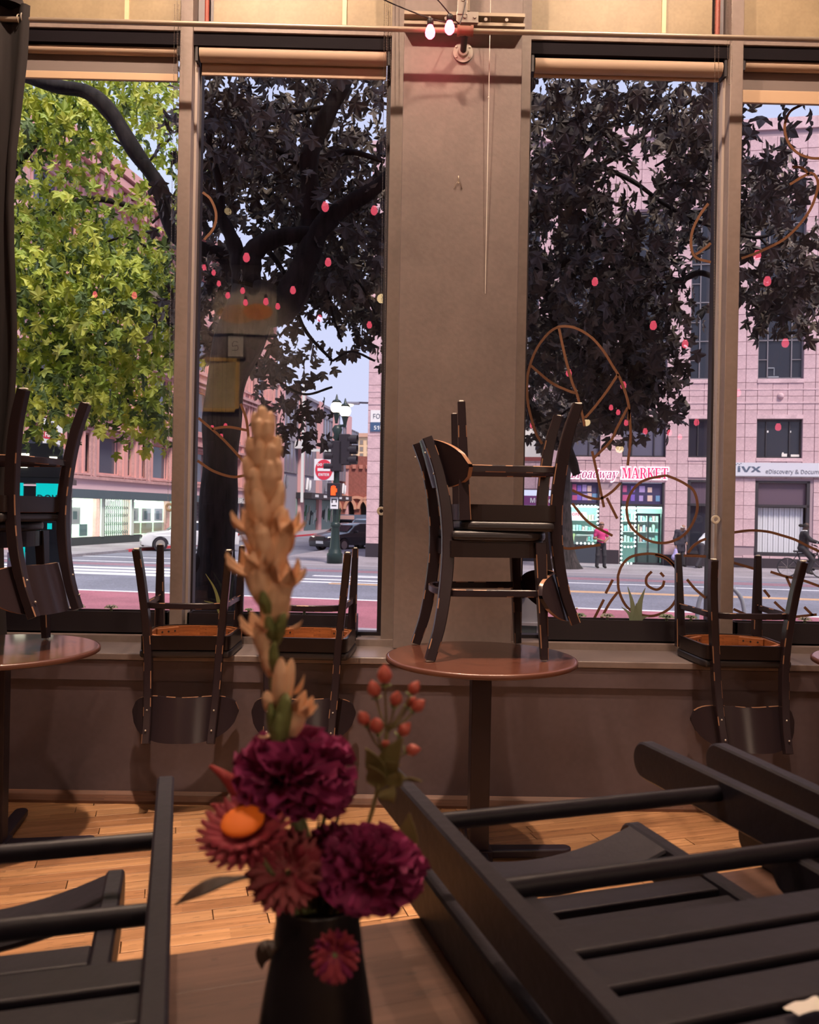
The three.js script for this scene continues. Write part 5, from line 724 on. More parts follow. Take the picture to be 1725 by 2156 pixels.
// ---------- lamp post with signals and signs ----------
{
  const p = PY(705, 1186, GY), t = thing('lamp_post', 'dark green twin-globe street lamp at the corner with traffic signals on it', 'street lamp', p, -ST), H = (y) => (1076 - y) / FPX * 30.6 + EYE.y - GY;
  mesh('base', [lathe([[0, 0], [.3, 0], [.3, .36], [.25, .4], [.25, .5], [.2, .56], [.165, 1.0], [.15, 1.35], [.19, 1.38], [.19, 1.48], [.13, 1.55], [0, 1.55]], 16)], M.post, t);
  mesh('shaft', [lathe([[.13, 1.5], [.125, 2.6], [.11, 3.8], [.1, 4.6], [.17, 4.68], [.13, 4.8], [.2, 5.0], [.1, 5.15], [0, 5.15]], 16)], M.post, t);
  for (const [x, y, r] of [[-.04, 5.82, .235], [.29, 5.68, .225]]) { const g = mesh('globe', [uvBox(lathe([[0, -1], [.5, -.9], [.85, -.5], [1, 0], [.85, .5], [.5, .8], [0, .9]], 18).scale(r, r, r).translate(x, y, 0))], glow('#fff6df', 3.2), t); mesh('finial', [uvBox(lathe([[0, 0], [.19, 0], [.14, .08], [.06, .12], [.02, .3], [0, .32]], 12).translate(x, y + r * .75, 0))], M.post, g); mesh('holder', [uvBox(lathe([[.05, -.6], [.08, -.4], [.13, -.22], [.17, -.2], [0, -.2]], 12).translate(x, y, 0))], M.post, g); }
  mesh('cross_arm', [between(V(-.1, 5.1, 0), V(.32, 5.16, 0), .05, .045)], M.post, t);
  const hood = (x, y, n, dx) => { const h = mesh('signal_head', [uvBox(rbox(.42, .38 * n, .34, .03).translate(x, y, .1))], M.black, t); for (let k = 0; k < n; k++) mesh('visor', [uvBox(cyl(.17, .17, .34, 14, true).rotateZ(PI / 2).translate(x + dx * .3, y + .38 * (k - (n - 1) / 2), .12)), uvBox(cyl(.17, .17, .02, 14).rotateZ(PI / 2).translate(x + dx * .14, y + .38 * (k - (n - 1) / 2), .12))], M.black, h); return h; };
  hood(.34, H(948), 3, 1); hood(.05, H(962), 3, -1);
  { const h = mesh('walk_signal', [uvBox(rbox(.5, .52, .36, .03).translate(-.02, H(1033), .15))], M.black, t); mesh('hand_symbol', [box(-.11, .07, H(1033) - .2, H(1033) + .06, .34, .36), ...[-.1, -.055, -.01, .035].map((x, i) => box(x, x + .035, H(1033) + .06, H(1033) + .17 - Math.abs(i - 1.5) * .02, .34, .36)), box(.075, .12, H(1033) - .08, H(1033) + .05, .34, .36)], M.ped, h); }
  { const y = H(991), x = -.42, s = mesh('no_entry_sign', [uvBox(rbox(.76, .8, .03, .02).translate(x, y, .22))], M.signWhite, t); mesh('red_disc', [uvBox(cyl(.36, .36, .012, 30).rotateX(PI / 2).scale(.92, 1.05, 1).translate(x, y, .24))], M.signRed, s); mesh('white_bar', [box(x - .24, x + .24, y - .05, y + .06, .246, .255)], M.signWhite, s); for (const [str, yy] of [['DO NOT', .14], ['ENTER', -.23]]) { const g = text(str, .1, .008); const w = g.boundingBox.max.x; mesh('sign_text', [g.translate(x - w / 2, y + yy, .246)], M.signWhite, s); } }
  { const y = H(1060), s = mesh('turn_sign', [uvBox(rbox(.3, .45, .02, .01).translate(.0, y, .24))], M.signWhite, t); mesh('arrow', [box(-.1, -.06, y, y + .15, .25, .256), box(-.1, .06, y + .11, y + .15, .25, .256), box(.06, .1, y + .02, y + .15, .25, .256), box(-.09, .09, y - .12, y - .08, .25, .256)], M.black, s); }
  mesh('street_blade', [box(-1.25, .35, H(953), H(953) + .1, .2, .23), box(-1.3, -1.2, H(1060), H(800), .19, .24)], std([.6, .62, .58], .5), t);
  const q = PY(862, 1186, GY), c = thing('street_light', 'overhead street light on a long arm above the corner', 'street light', V(0, 0, 0)); const hq = P(738, 852, 44), yy = hq.y - GY; c.position.set(hq.x + 1, GY, hq.z); mesh('arm', [tube([V(1.25, 0, .3), V(1.25, yy - .5, .3), V(1.0, yy + .06, .2), V(-.6, yy + .12, 0)], .05, { n: 24, tension: .1 })], M.frameGrey, c); mesh('lamp_head', [uvBox(rbox(.8, .14, .3, .05).translate(-.9, yy + .08, 0))], M.signWhite, c); mesh('lens', [uvBox(new THREE.SphereGeometry(.16, 12, 8).scale(1.4, .6, .9).translate(-1.05, yy - .02, 0))], glow('#fff2cc', 4), c);
}
// ---------- kiosk, bike rack, parking box ----------
{
  const d = 12, q = P(88, 1070, d), t = thing('street_kiosk', 'dark street kiosk with glowing turquoise panels seen between the chair legs', 'kiosk', [q.x, GY, q.z], .25), y = (py) => (1063 - py) / FPX * d + EYE.y - GY, w = .42;
  mesh('cabinet', [uvBox(rbox(.74, y(1010) - .1, .7, .02).translate(0, (y(1010) - .1) / 2, 0)), box(-.42, .42, y(1010) - .06, y(1010) + .02, -.4, .4)], std([.03, .04, .045], .35), t);
  mesh('roof', [uvBox(extr(shape2([[-.38, 0], [.4, 0], [.3, .4], [.22, .5], [-.33, .5]]), .6, .01).translate(0, y(1010) + .02, -.3))], std([.045, .05, .055], .35), t);
  mesh('cap_light', [box(-.27, -.13, y(967), y(958), .3, .32), box(.14, .24, y(970), y(963), .3, .32), box(-.29, -.15, y(987), y(975), .3, .32)], glow('#fff6d8', 3), t);
  const cy = glow('#00d8d8', .95), dk = std([0, .2, .22], .5);
  const pan = (x0, x1, y0, y1) => mesh('glow_panel', [box((x0 - 88) / FPX * d, (x1 - 88) / FPX * d, y(y1), y(y0), .35, .365)], cy, t);
  pan(44, 61, 1008, 1058); const p2 = pan(85, 127, 1008, 1060); mesh('panel_text', [text('DOWN', .1, .006).translate(-.015, y(1056), .366)], dk, p2); pan(41, 66, 1146, 1175); pan(88, 101, 1144, 1178);
  mesh('poster_panel', [box(-.38, -.14, y(1196), y(1160), .35, .36)], std([.35, .3, .4], .5), t); mesh('poster_stripe', [box(-.36, -.16, y(1176), y(1172), .36, .365)], std([.1, .6, .45], .5), t); mesh('shelf_band', [box(-.4, .4, y(1140), y(1064), .33, .38)], std([.02, .025, .03], .4), t); mesh('corner_glow', [box(.14, .2, y(1112), y(1100), .34, .39)], cy, t);
  mesh('vase_picture', [box(-.38, -.12, y(1240), y(1206), .35, .36)], std([.1, .12, .2], .4), t);
}
{ const d = 12, b = P(1566, 1350, d), x = b.x, t = thing('bike_rack', 'grey inverted-U bike rack on the sidewalk behind the last mullion', 'bike rack', [x, GY, b.z], -.3); mesh('hoop', [tube([V(0, 0, 0), V(0, .62, 0), V(-.1, .88, 0), V(-.32, 1, 0), V(-.54, .88, 0), V(-.64, .62, 0), V(-.64, 0, 0)], .032, { n: 30 })], std([.22, .23, .27], .5), t); mesh('foot_plate', [uvBox(cyl(.09, .09, .012, 14).translate(0, .006, 0)), uvBox(cyl(.09, .09, .012, 14).translate(-.64, .006, 0))], std([.22, .23, .27], .5), t); }
{ const d = 5.4, b = P(1116, 1275, d), h = (y) => (1083 - y) / FPX * d + EYE.y - GY, t = thing('news_box', 'white street box with a dark knob, half hidden by chair legs at the pier', 'street box', [b.x, GY, b.z], -.1), w = .085; mesh('shell', [uvBox(rbox(2 * w, h(1219) - .02, .22, .03).translate(0, (h(1219) - .02) / 2 + .0, 0))], std([.62, .66, .68], .4), t); mesh('knob', [uvBox(cyl(.02, .024, .03, 16).rotateX(PI / 2).translate(-.055, h(1250), .12))], M.frameDark, t); mesh('window_panel', [box(-.06, .04, h(1340), h(1312), .1, .116)], std([.1, .16, .16], .3), t); mesh('rim', [box(-w, w, h(1312), h(1306), .1, .13)], M.white, t); }
// ---------- people ----------
function fieldMesh(bones, k, cell) {                                   // smooth union of tapered capsules, meshed by marching cubes
  const lo = V(9, 9, 9), hi = V(-9, -9, -9); for (const [a, b, r0, r1] of bones) { const r = Math.max(r0, r1) + k + .02; for (const p of [a, b]) { lo.min(p.clone().subScalar(r)); hi.max(p.clone().addScalar(r)); } }
  const c = lo.clone().add(hi).multiplyScalar(.5), half = Math.max(hi.x - lo.x, hi.y - lo.y, hi.z - lo.z) / 2 * 1.06, res = Math.min(96, Math.max(24, Math.ceil(2 * half / cell)));
  const mc = new MarchingCubes(res, new THREE.MeshStandardMaterial(), false, false, 60000); mc.isolation = 0;
  const hs = res / 2, q = V(), ab = V(), ap = V();
  for (let z = 0; z < res; z++) for (let y = 0; y < res; y++) for (let x = 0; x < res; x++) {
    q.set((x - hs) / hs, (y - hs) / hs, (z - hs) / hs).multiplyScalar(half).add(c); let d = 1e3;
    for (const [a, b, r0, r1] of bones) { ab.subVectors(b, a); ap.subVectors(q, a); const t = Math.max(0, Math.min(1, ap.dot(ab) / Math.max(1e-9, ab.lengthSq()))), e = ap.addScaledVector(ab, -t).length() - (r0 + (r1 - r0) * t), h = Math.max(k - Math.abs(d - e), 0) / k; d = Math.min(d, e) - h * h * k * .25; }
    mc.field[x + y * res + z * res * res] = -d;
  }
  mc.update(); const n = mc.count, g = new THREE.BufferGeometry();
  g.setAttribute('position', new THREE.BufferAttribute(mc.positionArray.slice(0, n * 3), 3)); g.setAttribute('normal', new THREE.BufferAttribute(mc.normalArray.slice(0, n * 3), 3));
  g.scale(half, half, half).translate(c.x, c.y, c.z); return uvBox(g);
}
const skinM = std([.3, .16, .11], .6), skinDark = std([.06, .03, .022], .6), hairM = std([.015, .012, .012], .8);
function person(label, pos, yaw, o) {
  const t = thing('person', label, 'person', pos, yaw), j = {}; const d = { head: [0, 1.6, .02], neck: [0, 1.46, 0], chest: [0, 1.28, 0], belly: [0, 1.06, 0], hip: [0, .93, 0], sl: [.18, 1.39, 0], sr: [-.18, 1.39, 0], el: [.24, 1.11, 0], er: [-.24, 1.11, 0], wl: [.25, .86, .05], wr: [-.25, .86, .05], hl: [.09, .9, 0], hr: [-.09, .9, 0], kl: [.1, .48, .02], kr: [-.1, .48, .02], al: [.11, .08, -.02], ar: [-.11, .08, -.02], ...o.pose };
  for (const k in d) j[k] = V(...d[k]);
  const hd = j.head, fw = V(...(o.face ?? [0, 0, 1])).normalize(), up = hd.clone().sub(j.neck).normalize(), sideV = up.clone().cross(fw).normalize();
  const toe = (a) => a.clone().add(V(0, -.045, .13));
  const body = [[j.neck, hd.clone().addScaledVector(up, -.06), .058, .06], [hd.clone().addScaledVector(up, -.03).addScaledVector(fw, .012), hd.clone().addScaledVector(up, .05), .078, .088], [hd.clone().addScaledVector(up, -.075).addScaledVector(fw, .03), hd.clone().addScaledVector(up, -.08).addScaledVector(fw, .045), .045, .035], [hd.clone().addScaledVector(fw, .09), hd.clone().addScaledVector(fw, .105).addScaledVector(up, -.025), .012, .018], [j.chest.clone().lerp(j.neck, .5), j.neck, .09, .06], [j.sl, j.sr, .07, .07], [j.chest, j.belly, .14, .125], [j.belly, j.hip, .125, .14], [j.sl, j.el, .052, .042], [j.sr, j.er, .052, .042], [j.el, j.wl, .042, .03], [j.er, j.wr, .042, .03], [j.hl, j.kl, .088, .06], [j.hr, j.kr, .088, .06], [j.kl, j.al, .06, .04], [j.kr, j.ar, .06, .04], [j.al, toe(j.al), .045, .03], [j.ar, toe(j.ar), .045, .03]];
  const hands = [];
  for (const [e, w, s] of [[j.el, j.wl, 1], [j.er, j.wr, -1]]) { const u = w.clone().sub(e).normalize(), sd = u.clone().cross(V(0, 0, 1)).length() > .3 ? u.clone().cross(V(0, 0, 1)).normalize() : V(1, 0, 0); const p = w.clone().addScaledVector(u, .085); body.push([w, p, .026, .03]); for (let f = 0; f < 4; f++) { const a = p.clone().addScaledVector(sd, (f - 1.5) * .018), b = a.clone().addScaledVector(u, [.05, .058, .054, .04][f]).add(V(0, 0, .012)); hands.push(between(a, b, .0085, .007, 6), new THREE.SphereGeometry(.0072, 6, 5).translate(b.x, b.y, b.z)); } const th = w.clone().addScaledVector(u, .03).addScaledVector(sd, -.03 * s); hands.push(between(th, th.clone().addScaledVector(u, .045).addScaledVector(sd, -.02 * s), .0095, .0075, 6)); }
  for (const s of [-1, 1]) { const e = hd.clone().addScaledVector(sideV, s * .086); hands.push(new THREE.SphereGeometry(.022, 8, 6).scale(.5, 1.2, .8).translate(e.x, e.y, e.z)); }
  const skin = o.dark ? skinDark : skinM; mesh('body', [fieldMesh(body, .04, .016), ...hands.map(uvBox)], skin, t);
  const inf = (l, r) => l.map(([a, b, x, y]) => [a, b, x + r, y + r]);
  const sl = o.longSleeve ? 1 : .62, top = [[j.chest, j.belly, .14, .125], [j.belly, j.hip, .125, o.coat ? .15 : .13], [j.sl, j.sr, .07, .07], [j.chest, j.chest.clone().lerp(j.neck, .4), .11, .085], [j.sl, j.sl.clone().lerp(j.el, sl), .056, .05], [j.sr, j.sr.clone().lerp(j.er, sl), .056, .05]]; if (o.longSleeve) top.push([j.el, j.el.clone().lerp(j.wl, .92), .05, .04], [j.er, j.er.clone().lerp(j.wr, .92), .05, .04]); if (o.coat) top.push([j.hl, j.hl.clone().lerp(j.kl, .6), .1, .1], [j.hr, j.hr.clone().lerp(j.kr, .6), .1, .1]);
  mesh(o.coat ? 'coat' : 'shirt', fieldMesh(inf(top, .016), .05, .016), o.top, t);
  const legs = [[j.belly.clone().lerp(j.hip, .6), j.hip, .125, .142], [j.hl, j.kl, .092, .068], [j.hr, j.kr, .092, .068], [j.kl, j.al, .066, .052], [j.kr, j.ar, .066, .052]]; mesh('trousers', fieldMesh(inf(legs, .012), .04, .016), o.legs, t);
  mesh('shoe', fieldMesh(inf([[j.al, toe(j.al), .047, .034]], .01), .03, .012), hairM, t); mesh('shoe', fieldMesh(inf([[j.ar, toe(j.ar), .047, .034]], .01), .03, .012), hairM, t);
  const cap = new THREE.SphereGeometry(1, 20, 12, 0, 2 * PI, 0, PI * .5).scale(.099, .113, .105); const cq = new THREE.Quaternion().setFromUnitVectors(V(0, 1, 0), up.clone().addScaledVector(fw, -.3).normalize()); cap.applyQuaternion(cq).translate(hd.x, hd.y + .012, hd.z); mesh(o.capName ?? 'hair', [uvBox(cap)], o.hair ?? hairM, t);
  if (o.brim) { const b = hd.clone().addScaledVector(fw, .1).addScaledVector(up, .03); mesh('cap_brim', [uvBox(cyl(.075, .075, .012, 18).scale(1, 1, .8).translate(b.x, b.y, b.z))], o.hair, t); }
  return [t, j];
}
const stand = (px, py) => { const p = PY(px, py, GY); return [p.x, GY, p.z]; };
person('man in a pink T-shirt and dark trousers standing in front of the lit market', stand(1265, 1196), 0.15, { top: std([.6, .05, .2], .8), legs: std([.03, .028, .035], .8), pose: { el: [.27, 1.12, -.02], wl: [.1, 1.02, .17], er: [-.27, 1.12, -.02], wr: [-.08, 1.05, .18], kl: [.13, .48, .02], kr: [-.13, .48, .02], al: [.15, .08, -.02], ar: [-.15, .08, -.02] } });
{ const [t, j] = person('older walker in a dark coat and pale knit cap carrying a lilac bag', stand(1432, 1193), .35, { top: std([.035, .03, .045], .85), legs: std([.03, .028, .034], .85), hair: std([.72, .64, .6], .8), capName: 'cap', brim: true, coat: true, longSleeve: true, pose: { head: [.02, 1.53, .1], neck: [0, 1.42, .05], er: [-.27, 1.12, 0], wr: [-.27, .86, .06], el: [.27, 1.13, .02], wl: [.17, .98, .16], kl: [.1, .48, .04], al: [.11, .08, .06], kr: [-.1, .48, 0], ar: [-.11, .08, -.1] } });
  const b = thing('shopping_bag', 'lilac plastic bag hanging from the hand of the walker in the pale cap', 'bag', t.localToWorld(j.wr.clone().add(V(-.02, -.1, .03)))); mesh('sack', fieldMesh([[V(0, -.1, 0), V(0, -.38, 0), .06, .13], [V(.05, -.36, 0), V(-.06, -.38, 0), .1, .1]], .06, .02), std([.4, .34, .62], .6), b); mesh('strap', [tube([V(.04, -.1, 0), V(0, .02, 0), V(-.04, -.1, 0)], .008, { n: 10, sides: 6 })], std([.4, .34, .62], .6), b); }
person('person in a white top bending forward by the shop wall, part hidden by the mullion', (() => { const a = PB(1481, 1100, 33.3)[0], p = S(a, 33.3); return [p.x, GY, p.z]; })(), PI / 2 + .3, { dark: true, top: std([.6, .62, .66], .8), legs: std([.035, .03, .04], .8), pose: { hip: [0, .9, -.12], belly: [0, 1.05, -.02], chest: [0, 1.22, .16], neck: [0, 1.26, .36], head: [0, 1.2, .5], sl: [.18, 1.27, .28], sr: [-.18, 1.27, .28], el: [.22, 1.02, .34], er: [-.22, 1.02, .34], wl: [.16, .82, .4], wr: [-.16, .82, .4], hl: [.09, .88, -.12], hr: [-.09, .88, -.12], kl: [.1, .48, .03], kr: [-.1, .46, -.14], al: [.1, .08, -.1], ar: [-.1, .09, -.34] }, face: [0, -.6, .8] });
{ const pos = stand(1692, 1216), [t, j] = person('person in black with tied-up hair riding past the blinds window', [pos[0], GY, pos[2]], PI / 2 - .3, { dark: true, top: std([.018, .016, .02], .8), legs: std([.02, .018, .022], .8), longSleeve: true, pose: { head: [0, 1.72, .05], neck: [0, 1.58, 0], chest: [0, 1.4, 0], belly: [0, 1.18, -.02], hip: [0, 1.0, -.05], sl: [.18, 1.5, 0], sr: [-.18, 1.5, 0], el: [.23, 1.28, .16], er: [-.23, 1.28, .16], wl: [.18, 1.2, .4], wr: [-.18, 1.2, .4], hl: [.09, .97, -.03], hr: [-.09, .97, -.03], kl: [.12, .72, .3], kr: [-.12, .6, .26], al: [.13, .32, .2], ar: [-.13, .2, .12] } });
  mesh('hair_bun', [uvBox(new THREE.SphereGeometry(.07, 12, 8).scale(1, .8, 1.2).translate(0, 1.76, -.1))], hairM, t); mesh('white_collar', [uvBox(new THREE.TorusGeometry(.085, .018, 8, 18).rotateX(PI / 2).translate(0, 1.585, 0))], M.white, t); for (const s of [-1, 1]) mesh('white_cuff', [uvBox(new THREE.TorusGeometry(.045, .014, 6, 14).translate(.19 * s, 1.2, .36))], M.white, t);
  const b = thing('bicycle', 'dark bicycle under the person in black, rosy bundle on its front rack', 'bicycle', pos, PI / 2 - .3), bk = std([.02, .018, .022], .5); for (const z of [-.5, .55]) { const w = mesh('wheel', [uvBox(new THREE.TorusGeometry(.31, .022, 8, 32).rotateY(PI / 2).translate(0, .33, z))], bk, b); for (let k = 0; k < 8; k++) mesh('spoke', [between(V(0, .33, z), V(0, .33 + .3 * Math.sin(k * PI / 4), z + .3 * Math.cos(k * PI / 4)), .004, .004, 5)], M.steel, w); }
  mesh('frame', [tube([V(0, .33, -.5), V(0, .38, -.05), V(0, .8, .42)], .022, { n: 12, sides: 8, tension: .1 }), between(V(0, .38, -.05), V(0, .86, -.2), .02), between(V(0, .8, -.18), V(0, .82, .42), .02), between(V(0, .33, -.5), V(0, .8, -.18), .014), between(V(0, .33, .55), V(0, 1.0, .38), .02)], bk, b); mesh('saddle', [uvBox(rbox(.16, .06, .26, .03).translate(0, .88, -.2))], bk, b); mesh('handlebar', [tube([V(-.28, 1.12, .28), V(-.1, 1.06, .4), V(.1, 1.06, .4), V(.28, 1.12, .28)], .014, { n: 12, sides: 8 })], bk, b); mesh('crank', [uvBox(cyl(.09, .09, .02, 16).rotateZ(PI / 2).translate(.05, .36, -.05))], M.steel, b); mesh('rack', [box(-.2, .2, .74, .77, .5, .95), between(V(-.16, .75, .9), V(-.05, .33, .56), .01), between(V(.16, .75, .9), V(.05, .33, .56), .01)], bk, b);
  const s = thing('bundle', 'rosy cloth bundle piled on the front rack of the bicycle', 'bundle', b.localToWorld(V(0, .77, .72))); mesh('cloth', fieldMesh([[V(0, .1, -.14), V(0, .16, .12), .1, .13], [V(.1, .08, .1), V(-.1, .1, .0), .08, .09], [V(0, .24, -.05), V(0, .22, .08), .07, .06]], .06, .02), std([.55, .2, .24], .85), s); mesh('white_cloth', fieldMesh([[V(.03, .05, .2), V(-.05, -.1, .22), .07, .05]], .04, .02), M.white, s); }
// ---------- cars ----------
function car(label, pos, yaw, paint, o = {}) {
  const t = thing('car', label, 'car', pos, yaw), half = .9; // z: front is +
  const prof = [[-2.28, .42], [-2.3, .72], [-2.2, .92], [-1.7, .99], [-1.1, 1.34], [-.6, 1.44], [.1, 1.43], [.55, 1.3], [1.08, .96], [1.9, .84], [2.22, .7], [2.3, .5], [2.26, .28], [1.86, .22]];
  const ring = (x, tum) => prof.map(([z, y]) => V(x * (y > .96 ? 1 - tum * (y - .96) : 1) * (Math.abs(z) > 2 ? .93 : 1), y, z));
  const s = new THREE.Shape(); s.moveTo(-2.28, .3); for (const [z, y] of prof) s.lineTo(z, y); s.lineTo(1.78, .25); s.absarc(1.42, .32, .36, 0, PI); s.lineTo(-1.06, .25); s.absarc(-1.42, .32, .36, 0, PI); s.lineTo(-2.28, .3);
  const g = extr(s, 1.8, .05, 2, 10).rotateY(-PI / 2).translate(.9, 0, 0), p = g.attributes.position; for (let i = 0; i < p.count; i++) { const y = p.getY(i), z = p.getZ(i); let x = p.getX(i) * (y > .95 ? 1 - .42 * (y - .95) : 1 - .05 * Math.max(0, .5 - y)); x *= 1 - .1 * Math.max(0, Math.abs(z) - 1.6); p.setX(i, x); } g.computeVertexNormals();
  mesh('body', [uvBox(toCreasedNormals(flat(g), .55))], paint, t);
  const glassY = (pts, off) => { const q = []; for (const sd of [-1, 1]) { const sh = shape2(pts), e = extr(sh, .012).rotateY(-PI / 2), pp = e.attributes.position; for (let i = 0; i < pp.count; i++) { const y = pp.getY(i); pp.setX(i, sd * (.895 * (1 - .42 * (y - .95)) + .008 + pp.getX(i) * .3)); } e.computeVertexNormals(); q.push(uvBox(e)); } return q; };
  mesh('side_window', glassY([[-1.35, 1.0], [-.95, 1.31], [-.5, 1.38], [.08, 1.37], [.5, 1.25], [.92, 1.0]]), M.darkGlass, t);
  mesh('windscreen', [uvBox(new THREE.BoxGeometry(1.34, .55, .02).applyMatrix4(M4([0, 1.17, .81], [-.98 , 0, 0])))], M.darkGlass, t); mesh('rear_window', [uvBox(new THREE.BoxGeometry(1.3, .6, .02).applyMatrix4(M4([0, 1.2, -1.42], [1.02, 0, 0])))], M.darkGlass, t);
  for (const z of [1.42, -1.42]) for (const x of [-.8, .8]) { const w = mesh('wheel', [uvBox(cyl(.33, .33, .22, 26).rotateZ(PI / 2).translate(x, .33, z))], M.black, t); mesh('rim', [uvBox(cyl(.2, .21, .23, 16).rotateZ(PI / 2).translate(x, .33, z))], M.steel, w); }
  mesh('grille', [uvBox(shapeGrille())], M.black, t); for (const x of [-.68, .68]) { mesh('headlight', [uvBox(rbox(.36, .1, .08, .03).applyMatrix4(M4([x, .7, 2.14], [0, x > 0 ? .35 : -.35, 0])))], glow('#fff8e8', o.lamp ?? .5, '#888'), t); mesh('mirror', [uvBox(rbox(.2, .12, .1, .04).translate(x * 1.5, 1.0, .62))], paint, t); mesh('tail_light', [uvBox(rbox(.4, .12, .06, .02).translate(x, .82, -2.24))], std([.3, .01, .015], .3), t); }
  mesh('number_plate', [box(-.26, .26, .38, .52, 2.27, 2.31)], M.signWhite, t); mesh('bumper', [uvBox(rbox(1.66, .16, .12, .05).translate(0, .3, 2.2))], M.black, t); return t;
}
const shapeGrille = () => extr(shape2([[-.38, .36], [.38, .36], [.3, .55], [.36, .74], [-.36, .74], [-.3, .55]]), .05, .01).translate(0, 0, 2.22);
const paintD = phy([.015, .016, .022], .3, { clearcoat: 1 }), paintS = phy([.62, .62, .64], .35, { clearcoat: .6 }), paintB = phy([.12, .2, .28], .3, { clearcoat: .8 });
{ const p = PY(706, 1160, RY); car('black sedan turning at the corner behind the street lamp, front towards the cafe', [p.x + .75, RY, p.z - 1.2], -.72, paintD, { lamp: 1.2 }); const q = PY(758, 1128, RY); car('blue-grey car waiting behind the black sedan', [q.x + .3, RY, q.z - 1], -.25, paintB); const r = PY(392, 1160, RY); car('silver car at the red curb, half hidden by the first mullion', [r.x, RY, r.z - .6], -PI / 2 + .35, paintS, { lamp: .8 }); }

// ---------- street trees ----------
function leafGeo(v) { // five-lobed plane-tree leaf, folded along its veins
  const pts = []; const lobes = [[90, 1], [146, .86], [206, .5], [-26, .5], [34, .86]].sort((a, b) => a[0] - b[0]); const out = [];
  for (let i = 0; i < 5; i++) { const [a, r] = lobes[i], [a2, r2] = lobes[(i + 1) % 5]; const da = ((a2 - a + 360) % 360), k = 1 + .08 * (hash(i, v) - .5); const add = (ang, rad, z) => out.push([Math.cos(ang * PI / 180) * rad, Math.sin(ang * PI / 180) * rad, z]); add(a - 15, r * .74, .02); add(a, r * k, -.14); add(a + 15, r * .74, .02); add(a + da / 2, Math.min(r, r2) * (i === 3 ? .25 : .62), .05); }
  const pos = []; for (let i = 0; i < out.length; i++) { const a = out[i], b = out[(i + 1) % out.length]; pos.push(0, .02, 0, ...a, ...b); }
  const g = new THREE.BufferGeometry(); g.setAttribute('position', new THREE.Float32BufferAttribute(pos, 3)); g.translate(0, .15, 0); g.computeVertexNormals(); return uvBox(g);
}
const leafGs = [0, 1, 2].map(leafGeo);
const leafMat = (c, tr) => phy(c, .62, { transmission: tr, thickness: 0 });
const LIT_LEAF = [leafMat([.5, .57, .065], .4), leafMat([.35, .46, .055], .35), leafMat([.66, .68, .1], .42), leafMat([.1, .16, .04], .2)], SHADED_LEAF = [std([.1, .083, .075], .7), std([.135, .108, .092], .65), std([.07, .062, .06], .7), std([.19, .155, .12], .7)];  // sun and shade painted as leaf colour; the lit set ends in shadow tone
function branch(px, d, mat, t, name = 'branch') { // [x, y, half width in photograph pixels, depth?]
  const pts = px.map(([x, y, , dd]) => P(x, y, dd ?? d).sub(t.position)), rs = px.map(([, , w, dd]) => w * (dd ?? d) / FPX); 
  return mesh(name, tube(pts, (u) => { const f = u * (rs.length - 1), i = Math.min(rs.length - 2, Math.floor(f)); return (rs[i] + (rs[i + 1] - rs[i]) * (f - i)) * (1 + .06 * Math.sin(u * 37)); }, { n: Math.max(10, px.length * 7), sides: 12 }), mat, t);
}
function crown(t, blobs, size, mats, visible, per = 11, hue = 0) {
  const pl = [], T = t.position;
  for (const [cx, cy, rx, ry, d0, d1, n] of blobs) for (let i = 0; i < n; i++) {
    let u, v; do { u = rr(-1, 1); v = rr(-1, 1); } while (u * u + v * v > 1);
    const d = rr(d0, d1), c = P(cx + u * rx, cy + v * ry, d), col = Math.floor(rnd() * mats.length); if (c.y < 1.0) continue;
    for (let k = 0; k < per; k++) { const o = V(rr(-1, 1), rr(-1, .7), rr(-1, 1)).multiplyScalar(.2 + .16 * rnd()), p = c.clone().add(o); if (p.z > -4.5) continue; pl.push({ p: p.sub(T), m: rnd() > .35 ? col : Math.floor(rnd() * mats.length), s: size * rr(.62, 1.15), d, e: [rr(-1.1, .5), rr(0, 2 * PI), rr(-.6, .6) + PI * (rnd() > .3 ? 1 : 0)], px: cx + u * rx, py: cy + v * ry }); }
  }
  const score = (l) => { const vis = visible.some(([a, b, c, e]) => l.px > a && l.px < b && l.py > c && l.py < e); return (vis ? 0 : 100) + l.d / l.s; };
  pl.sort((a, b) => score(a) - score(b));
  const mm = (l) => M4(l.p, l.e, l.s);
  pl.slice(0, 298).forEach((l, i) => { const m = new THREE.Mesh(leafGs[i % 3], mats[l.m]); m.name = 'leaf'; m.applyMatrix4(mm(l)); m.castShadow = m.receiveShadow = true; t.add(m); });
  mats.forEach((mat, k) => { const L = pl.slice(298).filter((l) => l.m === k); const im = new THREE.InstancedMesh(leafGs[k % 3], mat, L.length); L.forEach((l, i) => im.setMatrixAt(i, mm(l))); im.name = 'foliage'; im.userData.kind = 'stuff'; im.castShadow = im.receiveShadow = true; t.add(im); });
}
const twigs = (t, list, d, mat) => { for (const l of list) branch(l.map(([x, y, w]) => [x, y, w ?? 2.5]), d, mat, t, 'twig'); };
